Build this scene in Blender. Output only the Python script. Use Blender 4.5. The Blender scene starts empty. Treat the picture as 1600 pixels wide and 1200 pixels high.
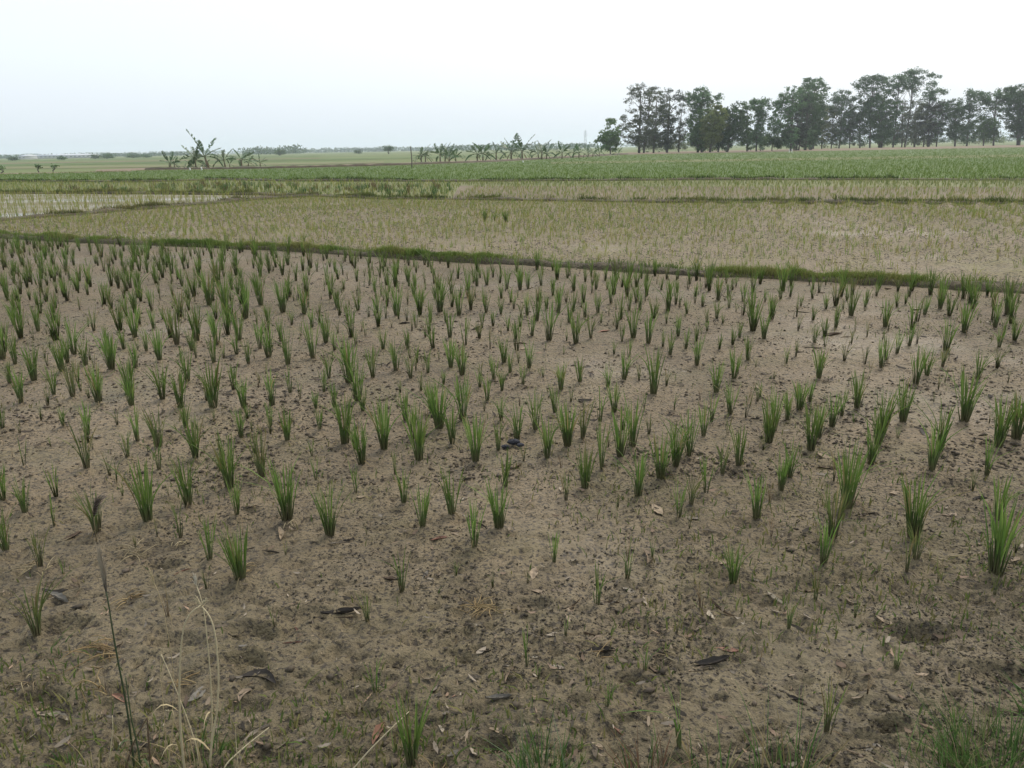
import bpy, math, random
import numpy as np
from mathutils import Matrix, Vector, Euler

# ---------------------------------------------------------------- camera, sky, sun, exposure
SC = bpy.context.scene
COL = SC.collection
CAM_H, F_PX = 1.55, 1256.0            # eye height (m); focal length in photograph pixels (1600 wide)
PITCH, ROLL = math.radians(16.35), math.radians(-1.0)
cam_d = bpy.data.cameras.new('camera')
cam = bpy.data.objects.new('camera', cam_d); COL.objects.link(cam); SC.camera = cam
cam_d.sensor_width = 36.0; cam_d.lens = 36.0 * F_PX / 1600.0
cam_d.clip_start = 0.05; cam_d.clip_end = 20000
RM = Matrix.Rotation(math.pi / 2 - PITCH, 4, 'X') @ Matrix.Rotation(ROLL, 4, 'Z')
cam.matrix_world = Matrix.Translation((0, 0, CAM_H)) @ RM

SUN_AZ, SUN_EL = math.radians(38), math.radians(52)      # azimuth from +Y towards +X
wd = bpy.data.worlds.new('World'); SC.world = wd; wd.use_nodes = True
nt = wd.node_tree; nt.nodes.clear()
out = nt.nodes.new('ShaderNodeOutputWorld'); bg = nt.nodes.new('ShaderNodeBackground')
sky = nt.nodes.new('ShaderNodeTexSky'); sky.sky_type = 'NISHITA'; sky.sun_disc = False
sky.sun_elevation = SUN_EL; sky.sun_rotation = SUN_AZ
sky.air_density = 1.0; sky.dust_density = 7.0; sky.ozone_density = 1.0; sky.altitude = 0
mixc = nt.nodes.new('ShaderNodeMix'); mixc.data_type = 'RGBA'
mixc.inputs[0].default_value = 0.62                       # thin even overcast veil over the clear sky
mixc.inputs[7].default_value = (7.35, 8.0, 8.75, 1)
nt.links.new(sky.outputs[0], mixc.inputs[6]); nt.links.new(mixc.outputs[2], bg.inputs[0])
bg.inputs[1].default_value = 0.15
nt.links.new(bg.outputs[0], out.inputs[0])
sd = bpy.data.lights.new('sun', 'SUN'); sd.energy = 1.5; sd.angle = math.radians(22); sd.color = (1, .93, .82)
sun = bpy.data.objects.new('sun', sd); COL.objects.link(sun)
sdir = Vector((math.sin(SUN_AZ) * math.cos(SUN_EL), math.cos(SUN_AZ) * math.cos(SUN_EL), math.sin(SUN_EL)))
sun.rotation_euler = sdir.to_track_quat('Z', 'Y').to_euler(); sun.location = (0, 0, 60)
SC.view_settings.view_transform = 'Standard'; SC.view_settings.look = 'None'
SC.view_settings.exposure = 0.25; SC.view_settings.gamma = 1.0
SC.cycles.max_bounces = 6; SC.cycles.transparent_max_bounces = 8; SC.cycles.volume_bounces = 1

# ---------------------------------------------------------------- maths helpers
rng = np.random.default_rng(7); R_ = random.Random(11)
RX, RU, RB = [np.array(RM.to_3x3().col[i]) for i in range(3)]
def ray(px, py):
    px = np.asarray(px, float); py = np.asarray(py, float)
    return ((px - 800) / F_PX)[..., None] * RX + ((600 - py) / F_PX)[..., None] * RU - RB
def G(px, py, z=0.0):                         # ground point under a photograph pixel
    d = ray(px, py); t = (z - CAM_H) / d[..., 2]
    return np.stack([d[..., 0] * t, d[..., 1] * t], -1)
def PY(px, py, Y):                            # point on the upright plane y = Y
    d = ray(px, py); t = Y / d[1]
    return np.array([d[0] * t, Y, CAM_H + d[2] * t])
def proj(p):
    v = np.asarray(p, float) - np.array([0, 0, CAM_H])
    dp = -(v @ RB); return 800 + F_PX * (v @ RX) / dp, 600 - F_PX * (v @ RU) / dp
def hsh(i, j, s):
    n = (i.astype(np.int64) * 374761393 + j.astype(np.int64) * 668265263 + s * 1274126177) & 0xffffffff
    n = ((n ^ (n >> 13)) * 1274126177) & 0xffffffff
    return ((n ^ (n >> 16)) & 0xffff) / 65535.0
def vn(x, y, s=0):
    xi = np.floor(x); yi = np.floor(y); fx = x - xi; fy = y - yi
    fx = fx * fx * (3 - 2 * fx); fy = fy * fy * (3 - 2 * fy)
    a = hsh(xi, yi, s); b = hsh(xi + 1, yi, s); c = hsh(xi, yi + 1, s); d = hsh(xi + 1, yi + 1, s)
    return (a + (b - a) * fx) * (1 - fy) + (c + (d - c) * fx) * fy
def fbm(x, y, s=0, o=3):
    r = 0; a = .5
    for k in range(o): r = r + a * vn(x * 2 ** k, y * 2 ** k, s + k * 7); a *= .5
    return r / (1 - .5 ** o)
def inpoly(x, y, P):
    P = np.asarray(P); r = np.zeros(x.shape, bool); j = len(P) - 1
    for i in range(len(P)):
        c = ((P[i, 1] > y) != (P[j, 1] > y)) & (x < (P[j, 0] - P[i, 0]) * (y - P[i, 1]) / (P[j, 1] - P[i, 1] + 1e-12) + P[i, 0])
        r ^= c; j = i
    return r

# ---------------------------------------------------------------- mesh helpers
def mesh_np(name, V, Q=None, T=None, C=None, smooth=False):
    V = np.asarray(V, np.float32).reshape(-1, 3)
    Q = np.zeros((0, 4), np.int32) if Q is None else np.asarray(Q, np.int32).reshape(-1, 4)
    T = np.zeros((0, 3), np.int32) if T is None else np.asarray(T, np.int32).reshape(-1, 3)
    me = bpy.data.meshes.new(name)
    me.vertices.add(len(V)); me.vertices.foreach_set('co', V.ravel())
    nl = Q.size + T.size; me.loops.add(nl)
    me.loops.foreach_set('vertex_index', np.concatenate([Q.ravel(), T.ravel()]))
    npoly = len(Q) + len(T); me.polygons.add(npoly)
    st = np.concatenate([np.arange(len(Q)) * 4, Q.size + np.arange(len(T)) * 3]).astype(np.int32)
    me.polygons.foreach_set('loop_start', st)
    if smooth: me.polygons.foreach_set('use_smooth', np.ones(npoly, bool))
    me.update(calc_edges=True)
    if C is not None:
        C = np.asarray(C, np.float32).reshape(-1, C.shape[-1])
        if C.shape[1] == 3: C = np.concatenate([C, np.ones((len(C), 1), np.float32)], 1)
        at = me.color_attributes.new('Col', 'FLOAT_COLOR', 'POINT'); at.data.foreach_set('color', C.ravel())
    me.validate()
    return me
class MB:
    def __init__(s): s.V = []; s.Q = []; s.T = []; s.C = []; s.n = 0
    def add(s, V, Q=None, T=None, C=None):
        V = np.asarray(V, float).reshape(-1, 3)
        if Q is not None and len(Q): s.Q.append(np.asarray(Q).reshape(-1, 4) + s.n)
        if T is not None and len(T): s.T.append(np.asarray(T).reshape(-1, 3) + s.n)
        C = np.ones((len(V), 3)) if C is None else np.broadcast_to(np.asarray(C, float), (len(V), 3))
        s.V.append(V); s.C.append(C); s.n += len(V)
    def mesh(s, name, smooth=False):
        c = lambda L, w: np.concatenate(L) if L else None
        return mesh_np(name, np.concatenate(s.V), c(s.Q, 4), c(s.T, 3), np.concatenate(s.C), smooth)
    def obj(s, name, mat, parent=None, smooth=False): return obj(name, s.mesh(name, smooth), mat, parent)
def obj(name, me, mat=None, parent=None):
    if mat is not None and not me.materials: me.materials.append(mat)
    o = bpy.data.objects.new(name, me); COL.objects.link(o)
    if parent is not None: o.parent = parent
    return o
def empty(name, loc=(0, 0, 0), rz=0, sc=1):
    o = bpy.data.objects.new(name, None); COL.objects.link(o); o.empty_display_size = .1
    o.location = loc; o.rotation_euler = (0, 0, rz); o.scale = (sc, sc, sc); return o
def tag(o, label=None, cat=None, group=None, kind=None):
    if label: o['label'] = label
    if cat: o['category'] = cat
    if group: o['group'] = group
    if kind: o['kind'] = kind
    return o
def tube(mb, pts, rad, n=6, col=(1, 1, 1), cap=True):
    pts = np.asarray(pts, float); m = len(pts); rad = np.broadcast_to(np.asarray(rad, float), (m,))
    tg = np.gradient(pts, axis=0); tg /= np.linalg.norm(tg, axis=1)[:, None] + 1e-9
    ref = np.array([0, 0, 1.]) if abs(tg[0, 2]) < .8 else np.array([1., 0, 0])
    u = np.cross(tg, ref); u /= np.linalg.norm(u, axis=1)[:, None] + 1e-9; v = np.cross(tg, u)
    a = np.arange(n) * 2 * math.pi / n
    V = pts[:, None] + rad[:, None, None] * (np.cos(a)[None, :, None] * u[:, None] + np.sin(a)[None, :, None] * v[:, None])
    i, k = np.meshgrid(np.arange(m - 1), np.arange(n), indexing='ij'); k2 = (k + 1) % n
    Q = np.stack([i * n + k, i * n + k2, (i + 1) * n + k2, (i + 1) * n + k], -1).reshape(-1, 4)
    C = np.asarray(col, float)
    if C.ndim == 2: C = np.repeat(C, n, 0)
    V = V.reshape(-1, 3)
    T = []
    if cap:
        T = [(m - 1) * n + np.array([0, q, q + 1]) for q in range(1, n - 1)] + [np.array([0, q + 1, q]) for q in range(1, n - 1)]
    mb.add(V, Q, T, C)
def strips(base, dirx, height, width, bend, seg, phase=None):
    """many grass blades at once: base (N,3), dirx azimuth of the lean, height, width, bend (tip offset as share of height)"""
    N = len(base); t = np.linspace(0, 1, seg + 1)
    ca, sa = np.cos(dirx), np.sin(dirx)
    wa = dirx + math.pi / 2 if phase is None else phase
    cw, sw = np.cos(wa), np.sin(wa)
    off = bend[:, None] * height[:, None] * t ** 1.8
    cx = base[:, 0, None] + ca[:, None] * off; cy = base[:, 1, None] + sa[:, None] * off
    cz = base[:, 2, None] + height[:, None] * (t - .18 * np.abs(bend)[:, None] * t ** 2)
    w = width[:, None] * .5 * (1 - t ** 2.2) * (.65 + .35 * np.minimum(t * 4, 1))
    L = np.stack([cx - cw[:, None] * w, cy - sw[:, None] * w, cz], -1); Rr = np.stack([cx + cw[:, None] * w, cy + sw[:, None] * w, cz], -1)
    V = np.concatenate([L[:, :-1], Rr[:, :-1], np.stack([cx[:, -1:], cy[:, -1:], cz[:, -1:]], -1)], 1)
    n1 = 2 * seg + 1; b = np.arange(N)[:, None] * n1
    i = np.arange(seg - 1)
    Q = (b[:, :, None] + np.stack([i, seg + i, seg + i + 1, i + 1], -1)[None]) if seg > 1 else np.zeros((0, 4), int)
    T = b + np.array([seg - 1, 2 * seg - 1, 2 * seg])
    tt = np.concatenate([t[:-1], t[:-1], [1]])
    return V.reshape(-1, 3), Q.reshape(-1, 4), T.reshape(-1, 3), np.tile(tt, N), n1

# ---------------------------------------------------------------- materials
def mat(name):
    m = bpy.data.materials.new(name); m.use_nodes = True; t = m.node_tree; t.nodes.clear()
    o = t.nodes.new('ShaderNodeOutputMaterial'); p = t.nodes.new('ShaderNodeBsdfPrincipled')
    t.links.new(p.outputs[0], o.inputs[0]); return m, t, p, o
def nd(t, kind, **k):
    n = t.nodes.new(kind)
    for a, b in k.items(): setattr(n, a, b)
    return n
def noise(t, vec, scale, detail=3, rough=.55):
    n = nd(t, 'ShaderNodeTexNoise'); n.inputs['Scale'].default_value = scale; n.inputs['Detail'].default_value = detail
    n.inputs['Roughness'].default_value = rough; t.links.new(vec, n.inputs['Vector']); return n.outputs[0]
def ramp(t, fac, stops):
    r = nd(t, 'ShaderNodeValToRGB'); e = r.color_ramp.elements
    while len(e) < len(stops): e.new(.5)
    for k, (p, c) in enumerate(stops):
        e[k].position = p; e[k].color = (*c, 1) if isinstance(c, tuple) else (c, c, c, 1)
    t.links.new(fac, r.inputs[0]); return r.outputs[0]
def mixc_(t, fac, a, b, mode='MIX'):
    m = nd(t, 'ShaderNodeMix', data_type='RGBA', blend_type=mode)
    for s, v in ((0, fac), (6, a), (7, b)):
        if isinstance(v, (float, int)): m.inputs[s].default_value = v
        elif isinstance(v, tuple): m.inputs[s].default_value = (*v, 1)
        else: t.links.new(v, m.inputs[s])
    return m.outputs[2]
def bump(t, p, h, dist, strength=1.0, prev=None):
    b = nd(t, 'ShaderNodeBump'); b.inputs['Distance'].default_value = dist; b.inputs['Strength'].default_value = strength
    t.links.new(h, b.inputs['Height'])
    if prev is not None: t.links.new(prev, b.inputs['Normal'])
    t.links.new(b.outputs[0], p.inputs['Normal']); return b.outputs[0]

def mud_mat(name, light, dark, olive, wet_lo, wet_hi, wet_r=.28, speck=70., speck_amt=1.0, big=.7, edge=None, wet_scale=.5, stretch=None):
    m, t, p, o = mat(name)
    pos = nd(t, 'ShaderNodeNewGeometry').outputs['Position']
    vec = pos
    if stretch:
        mp = nd(t, 'ShaderNodeMapping'); mp.inputs['Scale'].default_value = stretch[0]; mp.inputs['Rotation'].default_value = (0, 0, stretch[1])
        t.links.new(pos, mp.inputs[0]); vec = mp.outputs[0]
    n1 = noise(t, vec, big, 5, .6); n2 = noise(t, pos, 4.5, 4, .6); n3 = noise(t, pos, 22, 4, .65)
    c = ramp(t, n1, [(.36, dark), (.6, light)])
    c = mixc_(t, ramp(t, n2, [(.35, 0.), (.7, .65)]), c, light)
    c = mixc_(t, ramp(t, noise(t, vec, 1.6, 5, .65), [(.46, 0.), (.72, .75)]), c, olive)
    if edge:                                   # crumbly, drier, algae-greened soil strip along the bank (object-space y)
        sx = nd(t, 'ShaderNodeSeparateXYZ'); t.links.new(pos, sx.inputs[0])
        ad = nd(t, 'ShaderNodeMath', operation='MULTIPLY_ADD'); ad.inputs[1].default_value = 1.6
        t.links.new(n1, ad.inputs[0]); t.links.new(sx.outputs[1], ad.inputs[2])
        mr = nd(t, 'ShaderNodeMapRange'); mr.inputs[1].default_value = edge[0]; mr.inputs[2].default_value = edge[1]
        mr.inputs[3].default_value = 1; mr.inputs[4].default_value = 0; t.links.new(ad.outputs[0], mr.inputs[0])
        c = mixc_(t, mr.outputs[0], c, mixc_(t, ramp(t, n2, [(.3, 0.), (.7, 1.)]), edge[2], edge[3]))
    c = mixc_(t, ramp(t, n3, [(.30, .75), (.52, 0.)]), c, tuple(x * .5 for x in dark))
    sp = noise(t, pos, speck, 2, .5)
    c = mixc_(t, ramp(t, sp, [(.37, .85 * speck_amt), (.46, 0.)]), c, (.028, .022, .015))
    c = mixc_(t, ramp(t, noise(t, pos, speck * 1.7, 2, .5), [(.64, 0.), (.72, .5)]), c, tuple(min(1, x * 1.5) for x in light))
    t.links.new(c, p.inputs['Base Color'])
    wet = noise(t, vec, wet_scale, 5, .62)
    t.links.new(ramp(t, wet, [(wet_lo, .85), (wet_hi, wet_r)]), p.inputs['Roughness'])
    p.inputs['Specular IOR Level'].default_value = .4
    dry = ramp(t, wet, [(wet_lo, 1.), (wet_hi, .12)])
    mul = nd(t, 'ShaderNodeMath', operation='MULTIPLY'); t.links.new(n3, mul.inputs[0]); t.links.new(dry, mul.inputs[1])
    b1 = bump(t, p, mul.outputs[0], .025)
    mul2 = nd(t, 'ShaderNodeMath', operation='MULTIPLY'); t.links.new(sp, mul2.inputs[0]); t.links.new(dry, mul2.inputs[1])
    bump(t, p, mul2.outputs[0], .010, 1.0, b1)
    return m
def plant_mat(name, rough=.5, trans=.35, vary=.25, spec=.3):
    m, t, p, o = mat(name)
    a = nd(t, 'ShaderNodeVertexColor', layer_name='Col').outputs[0]
    rnd = nd(t, 'ShaderNodeObjectInfo').outputs['Random']
    hs = nd(t, 'ShaderNodeHueSaturation'); t.links.new(a, hs.inputs['Color'])
    r1 = nd(t, 'ShaderNodeMapRange'); r1.inputs[3].default_value = .5 - .03 * vary; r1.inputs[4].default_value = .5 + .02 * vary
    r2 = nd(t, 'ShaderNodeMapRange'); r2.inputs[3].default_value = 1 - vary; r2.inputs[4].default_value = 1 + vary
    t.links.new(rnd, r1.inputs[0]); t.links.new(rnd, r2.inputs[0])
    t.links.new(r1.outputs[0], hs.inputs['Hue']); t.links.new(r2.outputs[0], hs.inputs['Value'])
    t.links.new(hs.outputs[0], p.inputs['Base Color']); p.inputs['Roughness'].default_value = rough
    p.inputs['Specular IOR Level'].default_value = spec
    if trans:
        tr = nd(t, 'ShaderNodeBsdfTranslucent'); t.links.new(hs.outputs[0], tr.inputs[0])
        mx = nd(t, 'ShaderNodeMixShader'); mx.inputs[0].default_value = trans
        t.links.new(p.outputs[0], mx.inputs[1]); t.links.new(tr.outputs[0], mx.inputs[2]); t.links.new(mx.outputs[0], o.inputs[0])
    return m
def field_mat(name, stops, scale, row=None, rough=.8):
    m, t, p, o = mat(name)
    pos = nd(t, 'ShaderNodeNewGeometry').outputs['Position']
    c = ramp(t, noise(t, pos, scale, 6, .65), stops)
    c = mixc_(t, ramp(t, noise(t, pos, 6, 4, .7), [(.35, .6), (.6, 0.)]), c, tuple(x * .55 for x in stops[0][1]))
    t.links.new(c, p.inputs['Base Color']); p.inputs['Roughness'].default_value = rough
    p.inputs['Specular IOR Level'].default_value = .2
    return m
def bark_mat(name, a, b, sc=9):
    m, t, p, o = mat(name)
    tc = nd(t, 'ShaderNodeTexCoord').outputs['Object']
    c = ramp(t, noise(t, tc, sc, 5, .65), [(.3, a), (.7, b)]); t.links.new(c, p.inputs['Base Color'])
    p.inputs['Roughness'].default_value = .85; bump(t, p, noise(t, tc, sc * 3, 3), .02); return m

M = {}
M['mud'] = mud_mat('near_mud', (.180, .136, .079), (.112, .085, .049), (.116, .101, .044), .48, .72, .55, 62., 1.0, .55,
                   (2.3, 4.6, (.066, .053, .027), (.132, .106, .057)))
M['mud2'] = mud_mat('wet_seedling_mud', (.200, .154, .094), (.142, .118, .054), (.180, .164, .055),   .56, .80, .34, 26., .9, .35, None, .22)
M['mud3'] = mud_mat('brown_mud', (.18, .135, .078), (.12, .09, .052), (.15, .14, .055), .75, .95, .6, 20., .7, .2, None, .12)
M['wet'] = mud_mat('flooded_mud', (.22, .19, .12), (.15, .13, .08), (.18, .16, .07), .42, .64, .16, 20., .4, .3, None, .25, ((.35, 1.2, 1), .1))
M['bund'] = mud_mat('bund_earth', (.105, .080, .045), (.055, .043, .025), (.085, .09, .03), .8, .95, .5, 40., .8, 1.5)
M['rice'] = plant_mat('rice_blade', .55, .4, .22, .15)
M['stem'] = plant_mat('rice_stem', .6, .0, .2)
M['blade'] = plant_mat('grass_blade', .8, .35, .0, .06)
M['leaf'] = plant_mat('tree_leaf', .55, .30, .18)
M['banana'] = plant_mat('banana_leaf', .4, .3, .2)
M['dry'] = plant_mat('dead_leaf', .75, .1, .15)
M['straw'] = plant_mat('straw', .6, .25, .1)
M['bark'] = bark_mat('bark', (.055, .045, .036), (.13, .11, .09))
M['pstem'] = bark_mat('banana_stem', (.10, .085, .045), (.17, .16, .08), 3)
M['lump'] = bark_mat('dark_lump', (.012, .013, .017), (.05, .05, .062), 30)
M['white'] = bark_mat('weathered_white', (.55, .55, .53), (.72, .71, .68), 2)
M['roof'] = bark_mat('shed_roof', (.5, .52, .54), (.66, .67, .68), .1)
M['steel'] = bark_mat('grey_steel', (.3, .31, .32), (.38, .39, .4), .5)
M['green'] = field_mat('green_rice_field', [(.3, (.080, .124, .028)), (.55, (.098, .142, .034)), (.75, (.13, .155, .045))], .06)
M['yellow'] = field_mat('yellow_green_field', [(.3, (.14, .15, .058)), (.55, (.175, .175, .072)), (.75, (.20, .18, .085))], .12)
M['far'] = field_mat('far_fields', [(.34, (.085, .13, .034)), (.5, (.13, .16, .044)), (.64, (.165, .165, .056))], .012)
M['dirt'] = field_mat('dirt_path', [(.3, (.16, .115, .07)), (.6, (.24, .18, .115)), (.8, (.17, .15, .07))], .8)

# ---------------------------------------------------------------- terrain
def wl(pts, z=0.0): p = np.array(pts, float); return G(p[:, 0], p[:, 1], z)
A_L = wl([(-420, 357), (-200, 363), (0, 371), (200, 381), (480, 392), (650, 404), (850, 415), (1000, 423), (1150, 432), (1300, 439), (1450, 446), (1600, 455), (1800, 467), (2050, 482)])
C_L = wl([(-500, 299.5), (0, 302), (250, 303), (450, 305), (600, 311), (800, 313), (1000, 316), (1300, 318), (1600, 319), (2200, 322)])
B_L = wl([(-400, 368), (-200, 358), (0, 345), (60, 340), (130, 335), (300, 321), (400, 312), (500, 307)])
D_L = wl([(-500, 283), (0, 284), (220, 284.5), (350, 281), (450, 283), (720, 283.5), (1000, 282), (1090, 281), (1600, 281.5), (2200, 281)])
E_L = wl([(230, 265), (420, 263), (600, 258.5), (770, 252.5), (980, 241)])
fA = lambda x: np.interp(x, A_L[:, 0], A_L[:, 1])
fC = lambda x: np.interp(x, C_L[:, 0], C_L[:, 1])
fB = lambda x: np.interp(x, B_L[:, 0], B_L[:, 1])
bx_end = B_L[-1, 0]

FOOT = [(98, 975, 75, 12), (390, 985, 70, 14), (255, 885, 50, 10), (1440, 985, 90, 22), (1395, 1130, 60, 14), (770, 1160, 60, 14), (640, 1150, 60, 10), (480, 960, 60, 10),
        (1230, 1180, 60, 14), (1270, 910, 90, 14), (60, 1090, 80, 14), (380, 1030, 60, 12), (270, 1000, 70, 12), (1140, 900, 60, 10), (990, 1060, 50, 12), (830, 945, 60, 10),
        (1330, 900, 70, 12), (1500, 760, 60, 10), (700, 765, 60, 10), (1090, 890, 60, 9), (250, 690, 60, 10), (1300, 730, 60, 8), (1150, 820, 70, 9), (1560, 1050, 80, 12)]
def Hm(x, y):
    d = np.clip((4.6 - y) / 2.4, 0.15, 1)                    # rougher, crumbly strip by the bank
    h = .030 * (fbm(x * 1.3, y * 1.3, 3) - .5) + .022 * (fbm(x * 5, y * 5, 5) - .5)
    h = h + d * (.020 * (fbm(x * 14, y * 14, 9) - .5) + .014 * (fbm(x * 38, y * 38, 12, 2) - .5))
    pit = fbm(x * 24, y * 24, 21, 2); h = h - d * .018 * np.clip((.42 - pit) / .12, 0, 1)
    for (px, py, w, hh) in FOOT:
        c = G(px, py); sx = w * .5 * math.hypot(c[1], 1.3) / F_PX; sy = sx * .55
        e = ((x - c[0]) / sx) ** 2 + ((y - c[1]) / sy) ** 2
        h = h - .032 * np.exp(-e ** 2 * .8) * (hh / 12) + .010 * np.exp(-((np.sqrt(e) - 1.35) / .25) ** 2)
    return h
def fan(step, ylo, yhi, smax, off=1.6):
    ys = [ylo]
    while ys[-1] < yhi: ys.append(ys[-1] + step * max(ys[-1], 1.2))
    ys = np.array(ys); s = np.arange(-smax, smax + step, step * 1.15)
    Y, S = np.meshgrid(ys, s, indexing='ij'); X = S * (Y + off)
    m, n = X.shape; i, j = np.meshgrid(np.arange(m - 1), np.arange(n - 1), indexing='ij')
    Q = np.stack([i * n + j, i * n + j + 1, (i + 1) * n + j + 1, (i + 1) * n + j], -1).reshape(-1, 4)
    return X.ravel(), Y.ravel(), Q
def sheet(name, mt, fn, keep, g):
    X, Y, Q = g; cx = X[Q].mean(1); cy = Y[Q].mean(1); Q = Q[keep(cx, cy)]
    u, inv = np.unique(Q, return_inverse=True); x, y = X[u], Y[u]
    return tag(obj(name, mesh_np(name, np.stack([x, y, fn(x, y)], -1), inv.reshape(Q.shape), smooth=True), mt), kind='structure')
def flat(name, mt, pix, z):
    p = wl(pix, z); me = bpy.data.meshes.new(name)
    me.from_pydata([(a, b, z) for a, b in p], [], [list(range(len(p)))]); me.update()
    if me.polygons[0].normal.z < 0: me.flip_normals()
    return tag(obj(name, me, mt), kind='structure')

ang = np.linspace(0, 2 * math.pi, 97)[:-1]; rr = [0, 40, 200, 900, 2500, 4000]
gv = [(0, 0, -.15)] + [(r * math.cos(a), r * math.sin(a), -.15) for r in rr[1:] for a in ang]
gq = [(1 + k * 96 + i, 1 + k * 96 + (i + 1) % 96, 1 + (k + 1) * 96 + (i + 1) % 96, 1 + (k + 1) * 96 + i) for k in range(4) for i in range(96)]
tag(obj('ground', mesh_np('ground', gv, [q[::-1] for q in gq], [(0, 1 + (i + 1) % 96, 1 + i) for i in range(96)]), M['far']), kind='structure')
bpy.data.meshes['ground'].flip_normals()

sheet('near_paddy', M['mud'], Hm, lambda x, y: y < fA(x) + .25, fan(.0042, -1.2, 26, 1.0))
H2 = lambda x, y: .02 * (fbm(x * 1.1, y * 1.1, 31) - .5) + .022 * (fbm(x * 5, y * 5, 33) - .5) + .018 * (fbm(x * 15, y * 15, 37, 2) - .5) \
    + np.clip((x - 4) / 3, 0, 1) * .06 * np.clip(np.sin((x * 1.9 - y * .72) * 4.2 + 2 * vn(x, y, 4)), -.2, 1)
fBB = lambda x: np.where(x < bx_end, fB(x), 1e6)
sheet('seedling_paddy', M['mud2'], H2, lambda x, y: (y > fA(x) - .1) & (y < fC(x) + .2) & (y < fBB(x) + .15), fan(.008, 6, 45, 1.15))
sheet('flooded_paddy', M['wet'], lambda x, y: -.012 + .02 * (fbm(x * .8, y * .8, 41) - .5), lambda x, y: (y > fBB(x) - .1) & (y < fC(x) + .2) & (x < bx_end), fan(.012, 12, 45, 1.3))
flat('clump_paddy', M['yellow'], [(-500, 299.5), (0, 302), (450, 305), (600, 311), (705, 312), (722, 283.5), (350, 281), (-500, 283)], -.01)
flat('brown_paddy', M['mud3'], [(705, 312), (1000, 316), (1600, 319), (2200, 322), (2200, 293), (1600, 292), (742, 290.5), (718, 290)], -.01)
flat('pale_paddy', M['yellow'], [(718, 290), (742, 290.5), (1600, 292), (2200, 293), (2200, 281), (1600, 281.5), (1000, 282), (722, 283.5)], -.006)
flat('green_paddy', M['green'], [(-500, 283), (0, 284), (350, 281), (722, 283.5), (1000, 282), (1600, 281.5), (2200, 281), (2200, 221), (1600, 229.5), (1240, 236), (980, 241), (770, 253), (600, 259), (420, 263), (230, 265.5), (200, 267), (0, 271), (-500, 277)], -.02)
flat('stubble_paddy', M['yellow'], [(860, 256), (1250, 250.5), (1600, 245), (2000, 239), (2000, 236), (1600, 241), (1250, 246.5), (860, 253)], -.012)
flat('dirt_path', M['dirt'], [(150, 268.5), (230, 266), (420, 263.5), (600, 259), (770, 253), (980, 241.5), (980, 238.5), (770, 249.5), (600, 255), (420, 260), (230, 262), (150, 265)], -.008)
flat('dirt_path', M['dirt'], [(-400, 279), (0, 272.2), (205, 267.8), (205, 266.8), (0, 270.6), (-400, 276.5)], -.008)
flat('far_paddy', M['yellow'], [(-400, 268), (0, 264), (240, 261), (600, 254.5), (600, 252), (240, 258), (0, 260.5), (-400, 264)], -.10)
flat('far_paddy', M['green'], [(-400, 263), (0, 259.5), (500, 250.5), (760, 245.5), (760, 243.5), (500, 248), (0, 256.5), (-400, 260)], -.10)
flat('far_paddy', M['dirt'], [(-400, 259.3), (0, 255.8), (500, 247.6), (500, 247), (0, 255), (-400, 258)], -.09)
flat('far_paddy', M['green'], [(-400, 256.4), (0, 252.6), (500, 244.6), (500, 243), (0, 250.6), (-400, 255)], -.10)
flat('tree_verge', M['dirt'], [(980, 241.5), (1240, 236.5), (1600, 230), (2200, 221.5), (2200, 218), (1600, 226), (1240, 233), (980, 238)], -.004)

def bund(name, line, w, h, seed, step=.07):
    d = np.r_[0, np.cumsum(np.hypot(*np.diff(line, axis=0).T))]; t = np.arange(0, d[-1], step)
    x = np.interp(t, d, line[:, 0]); y = np.interp(t, d, line[:, 1])
    y = y + .10 * (fbm(t * .9, t * 0, seed) - .5)
    tx = np.gradient(x); ty = np.gradient(y); l = np.hypot(tx, ty); nx, ny = -ty / l, tx / l
    s = np.linspace(-1, 1, 15); hh = h * (.45 + 1.1 * fbm(t * 1.3, t * 0 + 5, seed + 1))
    pr = np.clip((1 - np.abs(s) ** 2.6), 0, 1) ** .75
    P = np.stack([x[:, None] + nx[:, None] * s * w / 2, y[:, None] + ny[:, None] * s * w / 2, hh[:, None] * pr[None] - .05 * (np.abs(s) > .95)], -1)
    P[..., 2] += .07 * (fbm(P[..., 0] * 7, P[..., 1] * 7, seed + 3) - .5) * (pr > .1)
    m, n = P.shape[:2]; i, j = np.meshgrid(np.arange(m - 1), np.arange(n - 1), indexing='ij')
    Q = np.stack([i * n + j, (i + 1) * n + j, (i + 1) * n + j + 1, i * n + j + 1], -1).reshape(-1, 4)[:, ::-1]
    tag(obj(name, mesh_np(name, P.reshape(-1, 3), Q, smooth=True), M['bund']), kind='structure')
    return t, x, y, nx, ny, hh
bA = bund('grassy_bund', A_L, .28, .08, 50)
bB = bund('low_bund', B_L, .42, .09, 60, .12)
bC = bund('low_bund', C_L, .40, .075, 70, .15)
bD = bund('far_bund', D_L, .5, .09, 80, .4)
bE = bund('far_bund', E_L, .9, .18, 85, .8)

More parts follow.
